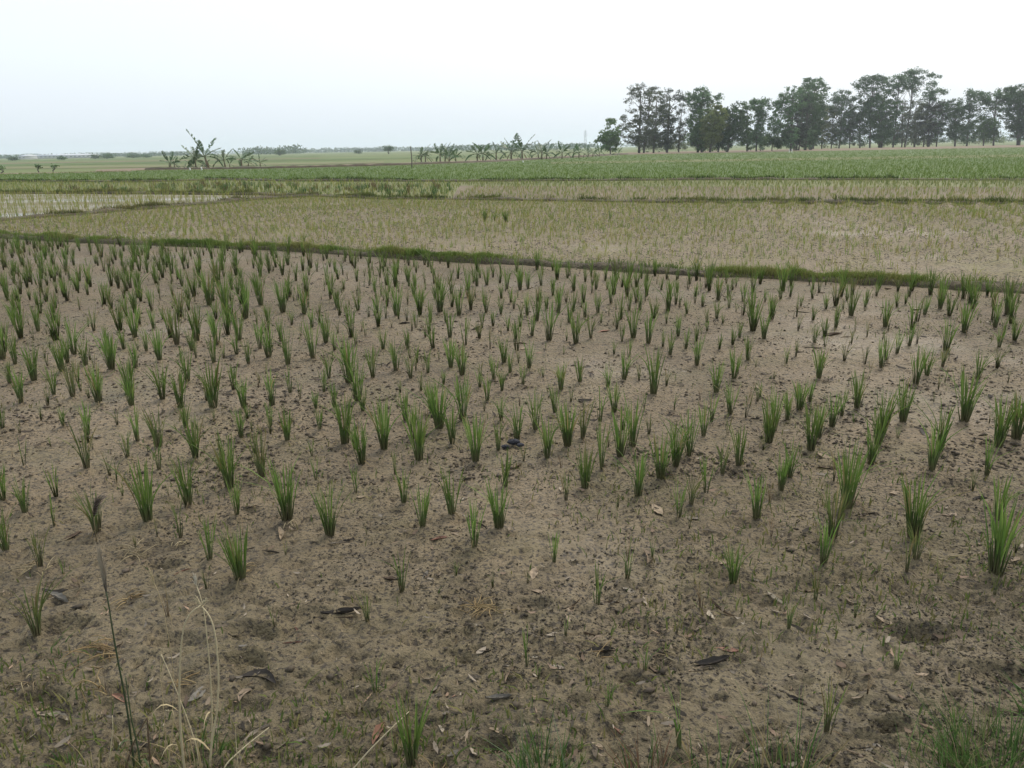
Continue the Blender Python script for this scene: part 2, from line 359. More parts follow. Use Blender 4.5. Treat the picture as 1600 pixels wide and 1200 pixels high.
# ---------------------------------------------------------------- haze
def haze_box(x0, x1, y0, y1, z0, z1, dens):
    V = [(x, y, z) for z in (z0, z1) for y in (y0, y1) for x in (x0, x1)]
    me = mesh_np('haze', V, [(0, 2, 3, 1), (4, 5, 7, 6), (0, 1, 5, 4), (1, 3, 7, 5), (3, 2, 6, 7), (2, 0, 4, 6)])
    m = bpy.data.materials.new('haze'); m.use_nodes = True; t = m.node_tree; t.nodes.clear()
    o = t.nodes.new('ShaderNodeOutputMaterial'); v = t.nodes.new('ShaderNodeVolumePrincipled')
    v.inputs['Color'].default_value = (.83, .92, 1, 1); v.inputs['Density'].default_value = dens; v.inputs['Anisotropy'].default_value = .35
    t.links.new(v.outputs[0], o.inputs['Volume'])
    return tag(obj('haze', me, m), 'pale even haze hanging over the whole plain', 'haze', kind='stuff')
haze_box(-4100, 4100, -4100, 4100, -1.2, 46, .00033)

# ---------------------------------------------------------------- field crops (past counting: one object for each field)
def rows(keep, x0, x1, y0, y1, sp, rot=0.3, jit=.22, p=1.0, seed=1, fall=None):
    g = np.random.default_rng(seed); r = math.hypot(max(abs(x0), abs(x1)), max(abs(y0), abs(y1)))
    a = np.arange(-r, r, sp); n = len(a)
    U, V = np.meshgrid(a, a); U = U.ravel(); V = V.ravel()
    c, s = math.cos(rot), math.sin(rot); X = c * U - s * V; Y = s * U + c * V
    k = (X > x0) & (X < x1) & (Y > y0) & (Y < y1); X, Y = X[k], Y[k]
    X = X + g.normal(0, jit * sp, len(X)); Y = Y + g.normal(0, jit * sp, len(X))
    k = keep(X, Y) & (g.random(len(X)) < (p if fall is None else p * fall(X, Y)))
    return X[k], Y[k]
def frus(x, y, m=250):
    d = y * math.cos(PITCH); return np.abs(x) < y * ((800 + m) / F_PX) + 1
def poly_keep(pix):
    P = wl(pix); return lambda x, y: inpoly(x, y, P) & frus(x, y)
def crop(name, X, Y, zf, nb, h, w, cols, bend=.25, seg=2, seed=3, hv=.3, spread=.03, label=None, cat='rice'):
    g = np.random.default_rng(seed); N = len(X) * nb
    x = np.repeat(X, nb) + g.normal(0, spread, N); y = np.repeat(Y, nb) + g.normal(0, spread, N)
    hs = np.repeat(np.clip(g.normal(1, hv, len(X)), .35, 1.8), nb) * np.clip(g.normal(1, .2, N), .4, 1.5) * h
    z = zf(x, y) - .01
    ww = np.full(N, w) * g.uniform(.7, 1.3, N)
    V, Q, T, tt, n1 = strips(np.stack([x, y, z], -1), g.uniform(0, 2 * math.pi, N), hs, ww, g.normal(0, bend, N), seg, g.uniform(0, math.pi, N))
    cols = np.array(cols); ci = g.integers(0, len(cols), len(X)).repeat(nb); c = cols[ci] * g.uniform(.75, 1.25, (N, 1))
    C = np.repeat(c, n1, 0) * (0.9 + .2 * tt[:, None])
    o = obj(name, mesh_np(name, V, Q, T, C), M['blade'])
    return tag(o, label, cat, kind='stuff')
YG = [(.24, .25, .065), (.20, .24, .058), (.26, .24, .075), (.155, .215, .05)]
GR = [(.10, .165, .026), (.115, .175, .029), (.095, .155, .025), (.13, .18, .034)]
z0 = lambda x, y: x * 0
k2 = lambda x, y: (y > fA(x) + .3) & (y < fC(x) - .2) & (y < fBB(x) - .2) & frus(x, y)
dens2 = lambda x, y: np.clip(.40 + .7 * np.clip((y - fA(x)) / 12, 0, 1) + .5 * (fbm(x * .3, y * .3, 90) - .5) * 2 - .45 * np.clip((x - 1) / 6, 0, 1) * np.clip(1.6 - (y - fA(x)) / 9, 0, 1), .10, 1)
X, Y = rows(k2, -45, 30, 6, 45, .15, .36, .2, 1, 5, dens2)
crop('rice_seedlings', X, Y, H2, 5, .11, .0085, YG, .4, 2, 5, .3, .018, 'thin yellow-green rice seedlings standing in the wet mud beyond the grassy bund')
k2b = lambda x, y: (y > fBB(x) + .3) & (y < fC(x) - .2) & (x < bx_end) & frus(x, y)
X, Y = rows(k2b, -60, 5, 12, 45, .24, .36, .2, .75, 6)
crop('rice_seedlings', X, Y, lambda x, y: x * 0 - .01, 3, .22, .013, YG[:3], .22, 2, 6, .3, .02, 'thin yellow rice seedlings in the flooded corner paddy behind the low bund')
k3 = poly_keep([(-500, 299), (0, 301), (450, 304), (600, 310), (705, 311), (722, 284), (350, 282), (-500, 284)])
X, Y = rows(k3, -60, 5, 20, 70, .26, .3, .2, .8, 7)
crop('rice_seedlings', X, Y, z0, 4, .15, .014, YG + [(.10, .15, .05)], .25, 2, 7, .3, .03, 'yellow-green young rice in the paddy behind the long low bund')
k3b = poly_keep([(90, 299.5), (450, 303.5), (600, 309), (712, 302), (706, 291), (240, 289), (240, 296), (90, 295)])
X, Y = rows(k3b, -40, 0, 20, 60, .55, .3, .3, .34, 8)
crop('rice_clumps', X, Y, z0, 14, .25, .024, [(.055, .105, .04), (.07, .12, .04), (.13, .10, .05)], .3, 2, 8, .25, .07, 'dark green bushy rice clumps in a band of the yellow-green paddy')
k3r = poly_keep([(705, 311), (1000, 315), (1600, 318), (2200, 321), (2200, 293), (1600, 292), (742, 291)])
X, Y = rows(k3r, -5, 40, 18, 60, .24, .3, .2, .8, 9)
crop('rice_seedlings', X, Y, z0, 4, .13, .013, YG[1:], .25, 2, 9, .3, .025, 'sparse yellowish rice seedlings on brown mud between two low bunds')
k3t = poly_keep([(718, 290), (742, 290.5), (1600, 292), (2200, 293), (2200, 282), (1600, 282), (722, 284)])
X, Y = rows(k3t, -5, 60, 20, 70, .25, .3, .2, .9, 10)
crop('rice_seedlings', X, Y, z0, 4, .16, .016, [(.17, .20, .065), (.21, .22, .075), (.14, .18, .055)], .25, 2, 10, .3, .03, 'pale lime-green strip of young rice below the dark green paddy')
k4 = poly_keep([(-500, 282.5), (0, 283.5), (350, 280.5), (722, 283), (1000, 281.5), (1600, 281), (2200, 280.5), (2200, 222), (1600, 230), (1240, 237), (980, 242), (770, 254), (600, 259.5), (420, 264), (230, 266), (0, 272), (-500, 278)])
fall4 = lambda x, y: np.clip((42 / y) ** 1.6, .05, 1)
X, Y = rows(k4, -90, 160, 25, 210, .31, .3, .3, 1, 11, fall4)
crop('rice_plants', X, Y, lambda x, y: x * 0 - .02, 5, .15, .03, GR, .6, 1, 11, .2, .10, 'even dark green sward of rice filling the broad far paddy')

# grass growing on the bunds
def bund_grass(name, b, n, w, h, wid, cols, label, seed, clump=.5, drop=.0):
    t, x, y, nx, ny, hh = b; g = np.random.default_rng(seed)
    k = g.integers(0, len(t), n); dn = fbm(t[k] * .9, t[k] * 0 + 3, seed + 9)
    k = k[(g.random(n) < np.clip((dn - .36) * 4.5, .06, 1)) & (np.abs(x[k]) < y[k] * .9 + 1)]; n = len(k)
    s = np.clip(g.normal(.12, .42, n), -.98, .98)
    jt = g.uniform(-.5, .5, n) * (t[1] - t[0]); X = x[k] + nx[k] * s * w / 2 + ny[k] * jt; Y = y[k] + ny[k] * s * w / 2 - nx[k] * jt; Z = hh[k] * np.clip(1 - np.abs(s) ** 2.6, 0, 1) ** .75 - .012
    hs = h * np.clip(g.normal(1, .35, n), .3, 2.2) * (.35 + 1.3 * fbm(t[k] * 3.1, t[k] * 0, seed))
    V, Q, T, tt, n1 = strips(np.stack([X, Y, Z], -1), g.uniform(0, 6.28, n), hs, g.uniform(.6, 1.4, n) * wid, g.normal(0, .5, n), 2, g.uniform(0, 3.14, n))
    cols = np.array(cols); c = cols[(fbm(t[k] * 1.7, t[k] * 0, seed + 2) * len(cols) * 1.3 - .4 + g.normal(0, .5, n)).clip(0, len(cols) - 1).astype(int)] * g.uniform(.7, 1.25, (n, 1))
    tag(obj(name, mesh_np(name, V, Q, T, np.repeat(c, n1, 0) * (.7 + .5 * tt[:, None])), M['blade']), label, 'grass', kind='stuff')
BG = [(.085, .13, .032), (.12, .17, .04), (.16, .21, .05), (.20, .20, .07)]
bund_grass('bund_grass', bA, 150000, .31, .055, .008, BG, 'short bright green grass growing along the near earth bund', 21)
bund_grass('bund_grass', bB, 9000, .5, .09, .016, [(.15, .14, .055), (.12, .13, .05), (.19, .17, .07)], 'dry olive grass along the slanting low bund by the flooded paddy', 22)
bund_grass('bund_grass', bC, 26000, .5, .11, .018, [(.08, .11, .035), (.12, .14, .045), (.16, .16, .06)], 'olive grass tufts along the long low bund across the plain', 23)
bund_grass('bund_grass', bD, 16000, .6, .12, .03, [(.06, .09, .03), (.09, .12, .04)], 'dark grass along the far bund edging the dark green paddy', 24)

# ---------------------------------------------------------------- rice plants of the near field
# (ox, oy, scale, [(u, v, height, blades, tone)]): where each hill stands, how tall and how full it is; tone g green, y yellowing, d withered
P = []
def plants(ox, oy, s, txt):
    for e in txt.split():
        a = e.split(','); tone = a[4] if len(a) > 4 else 'g'
        P.append((ox + float(a[0]) / s, oy + float(a[1]) / s, float(a[2]) / s, int(a[3]), tone))
plants(0, 640, 3.2, '''15,105,130,12 205,62,90,6,y 320,92,110,10 440,138,170,10 437,308,250,7,y 590,90,110,3,y 640,248,130,8,y 690,175,180,6 797,195,230,9,y 795,300,200,3
 930,95,130,12 978,245,200,14 1210,145,160,10 1240,50,90,8 1150,390,280,14 1310,335,220,10,y 1355,85,130,7 1437,160,170,14 1560,235,100,5 1580,360,130,4 1600,105,120,8 940,475,260,12 740,550,330,16
 1185,530,210,9 1438,568,330,14 20,465,200,12 125,518,210,9 32,712,220,13 487,625,240,12,y 270,590,200,3 905,640,230,5,y 1050,770,230,7 1205,860,290,18 200,790,230,6,y 185,1135,300,8,y 585,380,120,3
 65,248,60,3,d 255,190,70,3 680,700,80,6,y 1430,740,90,4,y 845,1050,200,4,d 400,900,100,2,d 1215,640,90,2,d 20,190,50,3,d''')
plants(500, 840, 3.2, '''410,280,270,5 240,435,180,6,y 280,790,200,4 460,1140,360,14 1170,140,170,6 1040,240,90,4,y 1385,340,250,5 1535,220,230,5 1228,510,130,3 1035,660,210,2 1090,720,100,3 1435,850,180,3 1290,40,50,2 85,310,60,4 680,530,40,3,d 1320,1140,90,2''')
plants(1000, 840, 2.667, '''390,170,200,14 255,290,170,4,d 620,385,170,5 730,265,140,6,y 1070,530,140,4 20,545,150,3 780,820,260,6,y 1310,830,170,5 170,880,350,2 500,515,100,3,d 945,650,100,3,d''')
plants(500, 580, 3.2, '''15,300,150,8 75,185,140,8 125,365,250,14 215,205,140,8 190,150,200,12 20,105,120,6 210,465,230,14 322,390,250,15 180,610,170,3 375,520,130,5,y 430,250,170,8 497,445,260,12 465,340,200,10
 560,210,170,14 597,290,240,18 505,105,110,6 515,800,240,10 420,670,200,8 660,725,260,10 660,370,210,9 620,70,90,8 712,250,230,12 780,465,240,11 770,895,260,6 893,405,160,7 905,260,130,8 910,110,120,9 837,155,140,10
 895,800,270,14 925,585,190,8 985,350,190,12 1000,180,100,2,d 1015,75,110,8 1080,300,200,9 1135,445,220,8 1175,215,150,9 1230,660,170,5,y 1240,385,240,14 1255,165,90,5 1205,95,150,14 1300,60,130,12 1310,335,190,8,y
 1325,595,240,14 1405,500,250,5 1400,255,180,5 1470,205,160,12 1500,435,240,12 1560,385,260,10 1590,635,250,12 1290,875,200,3 50,830,290,11 1440,80,120,9 1540,950,150,3,d 1115,35,60,6 800,90,100,10''')
plants(1000, 600, 2.667, '''10,475,200,10 85,405,220,15 145,355,190,14 205,305,200,8 162,570,190,5 213,510,170,6,y 275,460,160,6 265,220,150,7 297,165,130,4 170,145,70,2,d 340,385,150,7,y 375,130,140,10 410,350,180,8 485,570,220,10 540,505,130,4,d
 535,245,190,14 560,195,180,10 585,450,180,8 620,395,180,8 615,155,130,8 500,55,70,5 665,110,130,18 705,80,100,8 712,280,200,14 745,230,160,10 800,180,160,10 840,135,120,6 905,100,160,12 765,740,220,8 803,640,250,14,y 860,525,290,16
 960,340,190,10 990,260,160,12 1010,205,190,14 1095,160,180,14 1215,370,220,10 1245,290,200,12 1350,160,220,16 1440,395,180,6 1490,275,220,16 1565,240,230,14 1140,650,300,14 1150,740,180,8,y 1495,560,210,12 1480,800,330,20 1475,880,120,5,y
 50,735,110,4 1110,790,200,4,y 460,95,80,3,d''')
plants(0, 330, 3.2, '''50,865,120,12 110,960,200,8 75,765,170,8 170,845,190,16 15,265,80,8 100,240,70,8 210,310,130,10 265,265,80,8 155,305,70,6 95,330,80,7 330,300,130,10 370,270,80,10 455,215,60,12 400,200,60,9 510,230,80,9 570,220,70,9
 620,200,70,9 740,240,90,14 860,310,120,8 805,235,60,8 910,375,100,12 1000,380,80,8 1060,240,80,10 1110,280,80,9 1175,275,80,9 1305,265,80,9 1380,280,90,9 1440,270,90,12 1515,300,90,9 1545,320,60,8 1585,300,60,8 1045,470,180,14 1130,500,190,14
 1160,390,100,9 1230,540,190,12 1210,380,100,9 1305,470,170,12 1340,560,100,12 1415,505,170,14 1440,395,60,6 1520,515,140,16 1560,580,110,9 1525,390,80,7 320,430,80,10 440,420,80,8 280,490,80,8 150,450,70,8 95,460,90,8 70,570,130,9 190,600,140,10
 295,580,80,6 400,500,60,5,y 470,600,130,7,y 625,420,80,4,y 690,430,150,10 665,290,80,10 610,270,70,8 520,300,80,6,y 565,325,60,6 795,415,70,6 865,425,80,6,y 675,640,160,12 600,560,80,10 560,790,200,14 620,690,110,10 700,570,100,8 735,700,120,8
 770,590,110,9 885,670,190,9,y 945,500,90,9 985,650,190,14 1085,670,180,12 1070,760,150,10 960,700,130,8 980,735,120,5,y 800,750,160,14 815,950,190,12 660,990,160,16 650,910,170,18 680,790,150,10 495,960,210,16 370,715,190,10 340,760,170,8 310,800,170,14
 270,920,150,10 365,930,180,10,y 430,770,150,10 420,640,60,5 240,980,120,3,y 905,990,200,16 940,860,180,10 1065,985,250,14 1185,720,120,8 1195,650,160,12 1170,900,150,9 1220,990,160,16 1245,770,130,9 1300,690,150,10 1345,740,170,12 1360,975,190,10
 1405,650,130,10 1420,715,80,4 1440,770,190,6 1460,570,80,8 1450,910,160,3 1565,735,190,8 1295,885,100,2,d 1500,940,110,4 1580,990,100,8 15,740,200,9 225,735,80,4,y 235,620,60,3,y''')
plants(500, 330, 3.2, '''85,485,110,12 190,495,110,12 135,545,90,8 90,340,80,10 185,350,80,9 120,390,60,8 250,330,80,9 300,330,70,9 375,335,90,10 440,350,90,14 470,420,90,12 345,400,80,6 275,400,90,9 285,510,110,8 385,520,160,12 330,540,100,3 570,320,40,8 575,440,80,8
 515,455,70,6 440,470,80,5,y 500,490,60,6 435,550,80,4,y 480,585,90,6 600,505,170,12 615,450,110,10 555,555,110,10 545,620,120,7 660,480,100,8 695,520,150,10 740,430,110,10 655,350,60,9 690,340,80,9 710,345,60,9 785,375,110,8 800,330,60,9 835,370,100,12
 865,330,60,9 900,360,80,8 935,390,110,10 1000,395,110,14 1040,385,100,12 1105,370,100,10 1165,390,70,10 1270,400,110,10 1325,350,80,9 1380,390,90,12 1435,390,60,8 1455,460,120,8 1190,510,150,10 1245,560,110,9 1265,500,110,8 1325,530,110,8 1390,510,110,12
 1405,565,60,6 1035,520,120,10 1085,550,150,11 970,490,80,8 905,515,100,10 830,505,110,12 810,585,90,8 865,575,90,8 850,690,120,2,y 650,635,140,9 725,670,150,7 630,560,80,8 940,600,90,7 980,640,100,7 1000,580,80,6 1060,625,120,9 1145,650,210,9 1280,665,180,11
 1355,640,130,7,y 1485,595,100,8 1510,655,100,7 1565,640,170,12 1545,500,110,10 1600,500,110,10 30,665,150,16 75,705,110,6 180,670,90,4 315,690,110,11 265,830,170,8 380,800,160,12 150,860,230,18 190,950,160,12 45,840,140,10 440,690,120,9 485,755,100,7
 455,840,130,9,y 540,810,130,6 620,875,150,11 655,780,150,11 710,825,170,11 595,740,60,3,y 795,885,200,14 870,850,130,9 920,760,130,14 950,815,120,8 1010,880,150,9 1045,785,140,10 1115,835,150,15 1435,880,150,14 1520,845,160,10 1470,720,80,6 1545,730,100,6''')
plants(1000, 330, 2.667, '''35,555,140,10 55,765,210,10 88,330,60,10 125,350,70,9 155,340,60,9 110,470,70,7 195,430,70,8 160,520,100,8 190,575,90,9 125,605,100,9 235,545,80,8 235,645,130,9 110,730,90,5,y 230,360,60,8 260,400,70,8 325,370,110,14 320,450,80,12 370,405,80,9
 430,375,90,7 520,380,60,6 515,540,130,10 390,700,130,13 385,560,80,8 415,530,80,10 330,580,70,8 280,500,60,8 345,470,50,8 317,755,140,12 450,625,110,8 503,775,170,8 585,370,70,9 625,360,70,9 610,640,90,7 650,610,80,5,y 670,400,50,8 718,365,60,8 720,460,70,8
 725,560,90,10 775,410,70,11 815,490,100,10 880,440,120,14 945,385,70,9 985,355,70,10 1020,485,120,14 1070,400,70,9 1105,390,60,8 1185,440,90,10 1250,410,100,14 1260,650,90,8,y 1275,590,140,12 1350,510,140,11 1385,410,120,14 1480,490,130,10 1495,570,90,12
 1530,435,160,10 945,530,80,5,y 850,630,90,6,y 880,560,70,4,y 1005,655,120,9 1025,625,110,10 1070,600,100,10 1120,570,100,8 1135,550,80,6 745,700,130,12 1150,720,160,12 1195,690,120,12 1405,705,130,8 1485,640,60,4,y 250,790,90,3,d''')
PL = []                                             # drop doubles where the lists overlap
for p in P:
    if all(abs(p[0] - q[0]) > 7 or abs(p[1] - q[1]) > 9 for q in PL): PL.append(p)

TONE = {'g': (np.array([.076, .142, .028]), np.array([.150, .215, .052])), 'y': (np.array([.085, .125, .036]), np.array([.16, .175, .06])), 'd': (np.array([.16, .105, .055]), np.array([.24, .17, .09]))}
NCL = [2, 3, 4, 6, 9, 12, 15, 19]
def rice_meshes(n, tone, seed):
    g = np.random.default_rng(seed)
    nb = max(5, int(round(n * 2.3))) if tone != 'd' else n + 1
    r = .035 * math.sqrt(n / 8) + .008
    a = g.uniform(0, 6.283, nb); q = np.sqrt(g.random(nb)) * r
    bx, by = np.cos(a) * q, np.sin(a) * q
    lean = q / r * g.uniform(.03, .20, nb) * min(1.15, .55 + n / 18) + np.abs(g.normal(0, .035, nb)); az = a + g.normal(0, .5, nb)
    top = np.clip(g.normal(.88, .15, nb), .45, 1.06); top[0] = 1.0
    st = g.uniform(.20, .40, nb)                         # where the blade leaves its sheath
    S = MB(); B = MB(); c0, c1 = TONE[tone]
    base_c = np.array([.085, .062, .036]) if tone != 'g' else np.array([.078, .060, .032])
    for i in range(nb):
        d = np.array([math.cos(az[i]) * lean[i], math.sin(az[i]) * lean[i], 1.0])
        p0 = np.array([bx[i], by[i], -.03]); p1 = p0 + d * (st[i] + .06)
        gc = c0 * g.uniform(.8, 1.1)
        tube(S, [p0, p0 + d * st[i] * .6, p1], [.0115, .0105, .006], 4, np.array([base_c * g.uniform(.7, 1.2), base_c * .75 + gc * .35, gc * .9]), False)
    seg = 4; tb = np.linspace(0, 1, seg + 1)
    nbl = nb + (n // 3)
    for i in range(nbl):
        k = i % nb; ext = i >= nb
        d = np.array([math.cos(az[k]) * lean[k], math.sin(az[k]) * lean[k], 1.0])
        s0 = st[k] * (1 if not ext else .7); p0 = np.array([bx[k], by[k], -.03]) + d * s0
        L = (top[k] - s0) * (1 if not ext else g.uniform(.45, .75))
        out_ = az[k] + (g.normal(0, .4) if not ext else g.uniform(-2, 2)); cur = (abs(g.normal(0, .10)) + (.16 if ext else 0)) * (1.6 if tone != 'g' else 1)
        if g.random() < .13: cur += g.uniform(.3, .9)
        pts = p0 + d * (tb * L)[:, None] + np.array([math.cos(out_), math.sin(out_), -.12]) * (cur * L * tb ** 2)[:, None]
        wd_ = (.0195 if n > 3 else .021) * g.uniform(.75, 1.2) * (1 if tone != 'd' else .6)
        wa = g.uniform(0, 3.14); tw = g.normal(0, .5)
        w = wd_ * .5 * np.array([.55, .95, 1, .72, 0])
        wv = np.stack([np.cos(wa + tw * tb), np.sin(wa + tw * tb), np.zeros(seg + 1)], -1)
        V = np.concatenate([pts[:-1] - wv[:-1] * w[:-1, None], pts[:-1] + wv[:-1] * w[:-1, None], pts[-1:]])
        Q = [(j, seg + j, seg + j + 1, j + 1) for j in range(seg - 1)]; T = [(seg - 1, 2 * seg - 1, 2 * seg)]
        c = c0 + (c1 - c0) * g.random(); c = c * g.uniform(.75, 1.25)
        if g.random() < (.05 if tone == 'g' else .16): c = np.array([.23, .19, .08]) * g.uniform(.7, 1.1)
        tip = c * np.array([1.15, 1.02, 1.0]); cc = [c * .9, c, c, c * 1.05, tip]
        B.add(V, Q, T, np.array(cc[:-1] + cc[:-1] + cc[-1:]))
    for i in range(int(g.integers(1, 3 + n // 4))):           # dead lower leaves hanging to the mud
        a = g.uniform(0, 6.283); l = g.uniform(.18, .42); t5 = np.linspace(0, 1, 5); z0_ = g.uniform(.06, .2)
        pts = np.stack([np.cos(a + t5 * g.normal(0, .5)) * (r + l * .75 * t5), np.sin(a) * (r + l * .75 * t5), np.maximum(z0_ + l * (.35 * t5 - .9 * t5 ** 2), .012)], -1)
        w = .009 * np.array([.6, 1, .9, .6, .1])[:, None] * np.array([-math.sin(a), math.cos(a), .3])
        c = np.array([(.21, .16, .075), (.14, .10, .055), (.26, .21, .11)][int(g.integers(0, 3))]) * g.uniform(.7, 1.1)
        B.add(np.concatenate([pts - w, pts + w]), [(j, j + 5, j + 6, j + 1) for j in range(4)], None, c)
    return B, S
VAR = {}
def variant(n, tone, k):
    nc = min(NCL, key=lambda q: abs(q - n)); key = (nc, tone, k % 4)
    if key not in VAR:
        B, S = rice_meshes(nc, tone, hash((nc, 'gyd'.index(tone), k % 4)) & 0xffff)
        VAR[key] = (B, S, [None, None])
    return VAR[key]
def hgt(px, py, hpx):                                 # height in metres of something hpx tall standing at a spot
    c = G(px, py); lo, hi = 0., 1.5
    for _ in range(24):
        m = (lo + hi) / 2
        if py - proj((c[0], c[1], m))[1] < hpx: lo = m
        else: hi = m
    return c, lo
rice = []
for k, (px, py, hp, n, tone) in enumerate(PL):
    c, h = hgt(px, py, hp); h = min(max(h * (1.0 if c[1] < 3.6 else 1.08), .05), .46)
    rice.append((c[0], c[1], h, n, tone, hp * (n ** .35)))
# hills too far off to read singly: fill the rows between the listed ones, up to the bund
kf = lambda x, y: (y < fA(x) - .35) & (y > 6.2) & frus(x, y, 320)
fx, fy = rows(kf, -22, 12, 4, 25, .25, .30, .17, .7, 12)
occ = np.array([r[:2] for r in rice]); fill = []
for x, y in zip(fx, fy):
    px, py = proj((x, y, 0)); inside = -10 < px < 1610
    if inside and (((occ - (x, y)) ** 2).sum(1).min() < (.13 + .010 * y) ** 2): continue
    if inside and (py > 600 or (py > 505 and R_.random() < .5)): continue
    fill.append((x, y, R_.uniform(.17, .34), R_.choice([3, 6, 9, 9, 12]), 'y' if R_.random() < .2 else 'g', 0))
for x, y in zip(*rows(lambda x, y: (y < 6.2) & (y > 2.6) & (np.abs(x) > y * .72 + .35) & (np.abs(x) < y * .72 + 3), -9, 9, 2, 7, .3, .3, .2, .6, 14)):
    fill.append((x, y, R_.uniform(.2, .32), R_.choice([6, 9, 12, 15]), 'g', 0))    # the rows go on beyond both sides
sx_, sy_ = rows(lambda x, y: (y < fA(x) - .3) & (y > 3.4) & frus(x, y, 60), -20, 11, 3, 24, .30, .30, .3, .55, 17)
for x, y in zip(sx_, sy_):
    if ((occ - (x, y)) ** 2).sum(1).min() < .10 ** 2: continue
    fill.append((x, y, R_.uniform(.07, .19), R_.choice([2, 2, 3, 3, 4, 6]), R_.choice('ygyg'), 0))
for x, y in zip(*rows(lambda x, y: (y > 2.3) & (y < 3.8) & frus(x, y, 60), -4, 4, 2, 4, .27, .30, .3, .4, 19)):
    if ((occ - (x, y)) ** 2).sum(1).min() > .10 ** 2: fill.append((x, y, R_.uniform(.05, .13), R_.choice([2, 2, 3, 4]), R_.choice('yygd'), 0))
rice.sort(key=lambda r: -r[5]); near, rest = rice[:300], rice[300:] + fill
me_ = bpy.data.objects['near_paddy'].data; co = np.empty(len(me_.vertices) * 3, np.float32); me_.vertices.foreach_get('co', co); co = co.reshape(-1, 3)
for (x, y, h, n, tone, _) in rice + fill:
    if y > 9: continue
    i0, i1 = np.searchsorted(co[:, 1], (y - .12, y + .12)); sub = co[i0:i1]; d2 = (sub[:, 0] - x) ** 2 + (sub[:, 1] - y) ** 2; q = .5 + .04 * n
    sub[:, 2] += q * (.014 * np.exp(-d2 / .0011) - .010 * np.exp(-((np.sqrt(d2) - .065) / .025) ** 2))
me_.vertices.foreach_set('co', co.ravel()); me_.update()
RICE = []
for k, (x, y, h, n, tone, _) in enumerate(near):
    B, S, me = variant(n, tone, k)
    if me[0] is None: me[0] = B.mesh('leaf_blades'); me[1] = S.mesh('stem_base', True)
    z = float(Hm(np.array([x]), np.array([y]))[0])
    e = empty('rice_plant', (x, y, z), R_.uniform(0, 6.28), h)
    a = obj('leaf_blades', me[0], M['rice'], e); b = obj('stem_base', me[1], M['stem'], e)
    RICE.append((e, x, y, h, n, tone))
mb = MB()
for k, (x, y, h, n, tone, _) in enumerate(rest):
    B, S, me = variant(n, tone, k); a = R_.uniform(0, 6.28); ca, sa = math.cos(a), math.sin(a)
    z = float(Hm(np.array([x]), np.array([y]))[0]); Rm = np.array([[ca, -sa, 0], [sa, ca, 0], [0, 0, 1]]) * h
    for m_ in (B, S):
        V = np.concatenate(m_.V) @ Rm.T + (x, y, z)
        mb.add(V, np.concatenate(m_.Q), np.concatenate(m_.T) if m_.T else None, np.concatenate(m_.C) * R_.uniform(.8, 1.2))
tag(mb.obj('rice_plants', M['rice']), 'many small green rice plants massed in rows before the grassy bund', 'rice', 'rice plants of the near muddy paddy', 'stuff')

# ---------------------------------------------------------------- crumbs, debris and tiny weeds on the mud (past counting)
def zH(x, y): return Hm(np.atleast_1d(np.asarray(x, float)), np.atleast_1d(np.asarray(y, float)))
g = np.random.default_rng(77)
zf_ = lambda x, y: zH(x, y)
def near_pts(n, ylo, yhi, pw=2.0):
    u = g.random(n); y = (ylo ** (1 - pw) + u * (yhi ** (1 - pw) - ylo ** (1 - pw))) ** (1 / (1 - pw)); x = g.uniform(-1, 1, n) * (y * .72 + .5); return x, y
def crumbs(name, n, ylo, yhi, smin, smax, cols, label, seed, thr):
    x, y = near_pts(n, ylo, yhi); k = g.random(n) < np.clip((fbm(x * 2.1, y * 2.1, seed) - thr) * 5, .08, 1); x, y = x[k], y[k]; n = len(x)
    s = smin * (smax / smin) ** (g.random(n) ** 2.2)
    O = np.array([(1, 0, 0), (0, 1, 0), (-1, 0, 0), (0, -1, 0), (0, 0, .75), (0, 0, -.5)], float)
    V = O[None] * g.uniform(.55, 1.35, (n, 6, 3)) * s[:, None, None]; a = g.uniform(0, 6.28, n); el = g.uniform(1, 1.9, n)
    V[..., 0] *= el[:, None]
    X = V[..., 0] * np.cos(a)[:, None] - V[..., 1] * np.sin(a)[:, None]; Yv = V[..., 0] * np.sin(a)[:, None] + V[..., 1] * np.cos(a)[:, None]
    V = np.stack([X + x[:, None], Yv + y[:, None], V[..., 2] + (zH(x, y) + s * .15)[:, None]], -1)
    T = np.array([(0, 1, 4), (1, 2, 4), (2, 3, 4), (3, 0, 4), (1, 0, 5), (2, 1, 5), (3, 2, 5), (0, 3, 5)])
    T = (np.arange(n)[:, None, None] * 6 + T[None]).reshape(-1, 3)
    c = np.array(cols)[g.integers(0, len(cols), n)] * g.uniform(.6, 1.3, (n, 1))
    tag(obj(name, mesh_np(name, V.reshape(-1, 3), None, T, np.repeat(c, 6, 0)), M['dry']), label, 'crumbs', kind='stuff')
crumbs('mud_crumbs', 105000, 1.3, 8, .0018, .0068, [(.055, .044, .028), (.075, .06, .04), (.04, .032, .02), (.11, .09, .06)], 'small dark crumbs of mud and rotted plant bits strewn over the near mud', 101, .36)
crumbs('mud_clods', 900, 1.3, 12, .007, .017, [(.10, .08, .054), (.07, .055, .036), (.13, .10, .07)], 'small rounded mud clods lying about the near paddy', 111, .45)
crumbs('mud_crumbs', 30000, 3.6, 16, .004, .014, [(.07, .055, .034), (.09, .07, .044), (.11, .087, .056)], 'small dark crumbs among the rice rows up to the grassy bund', 103, .40)
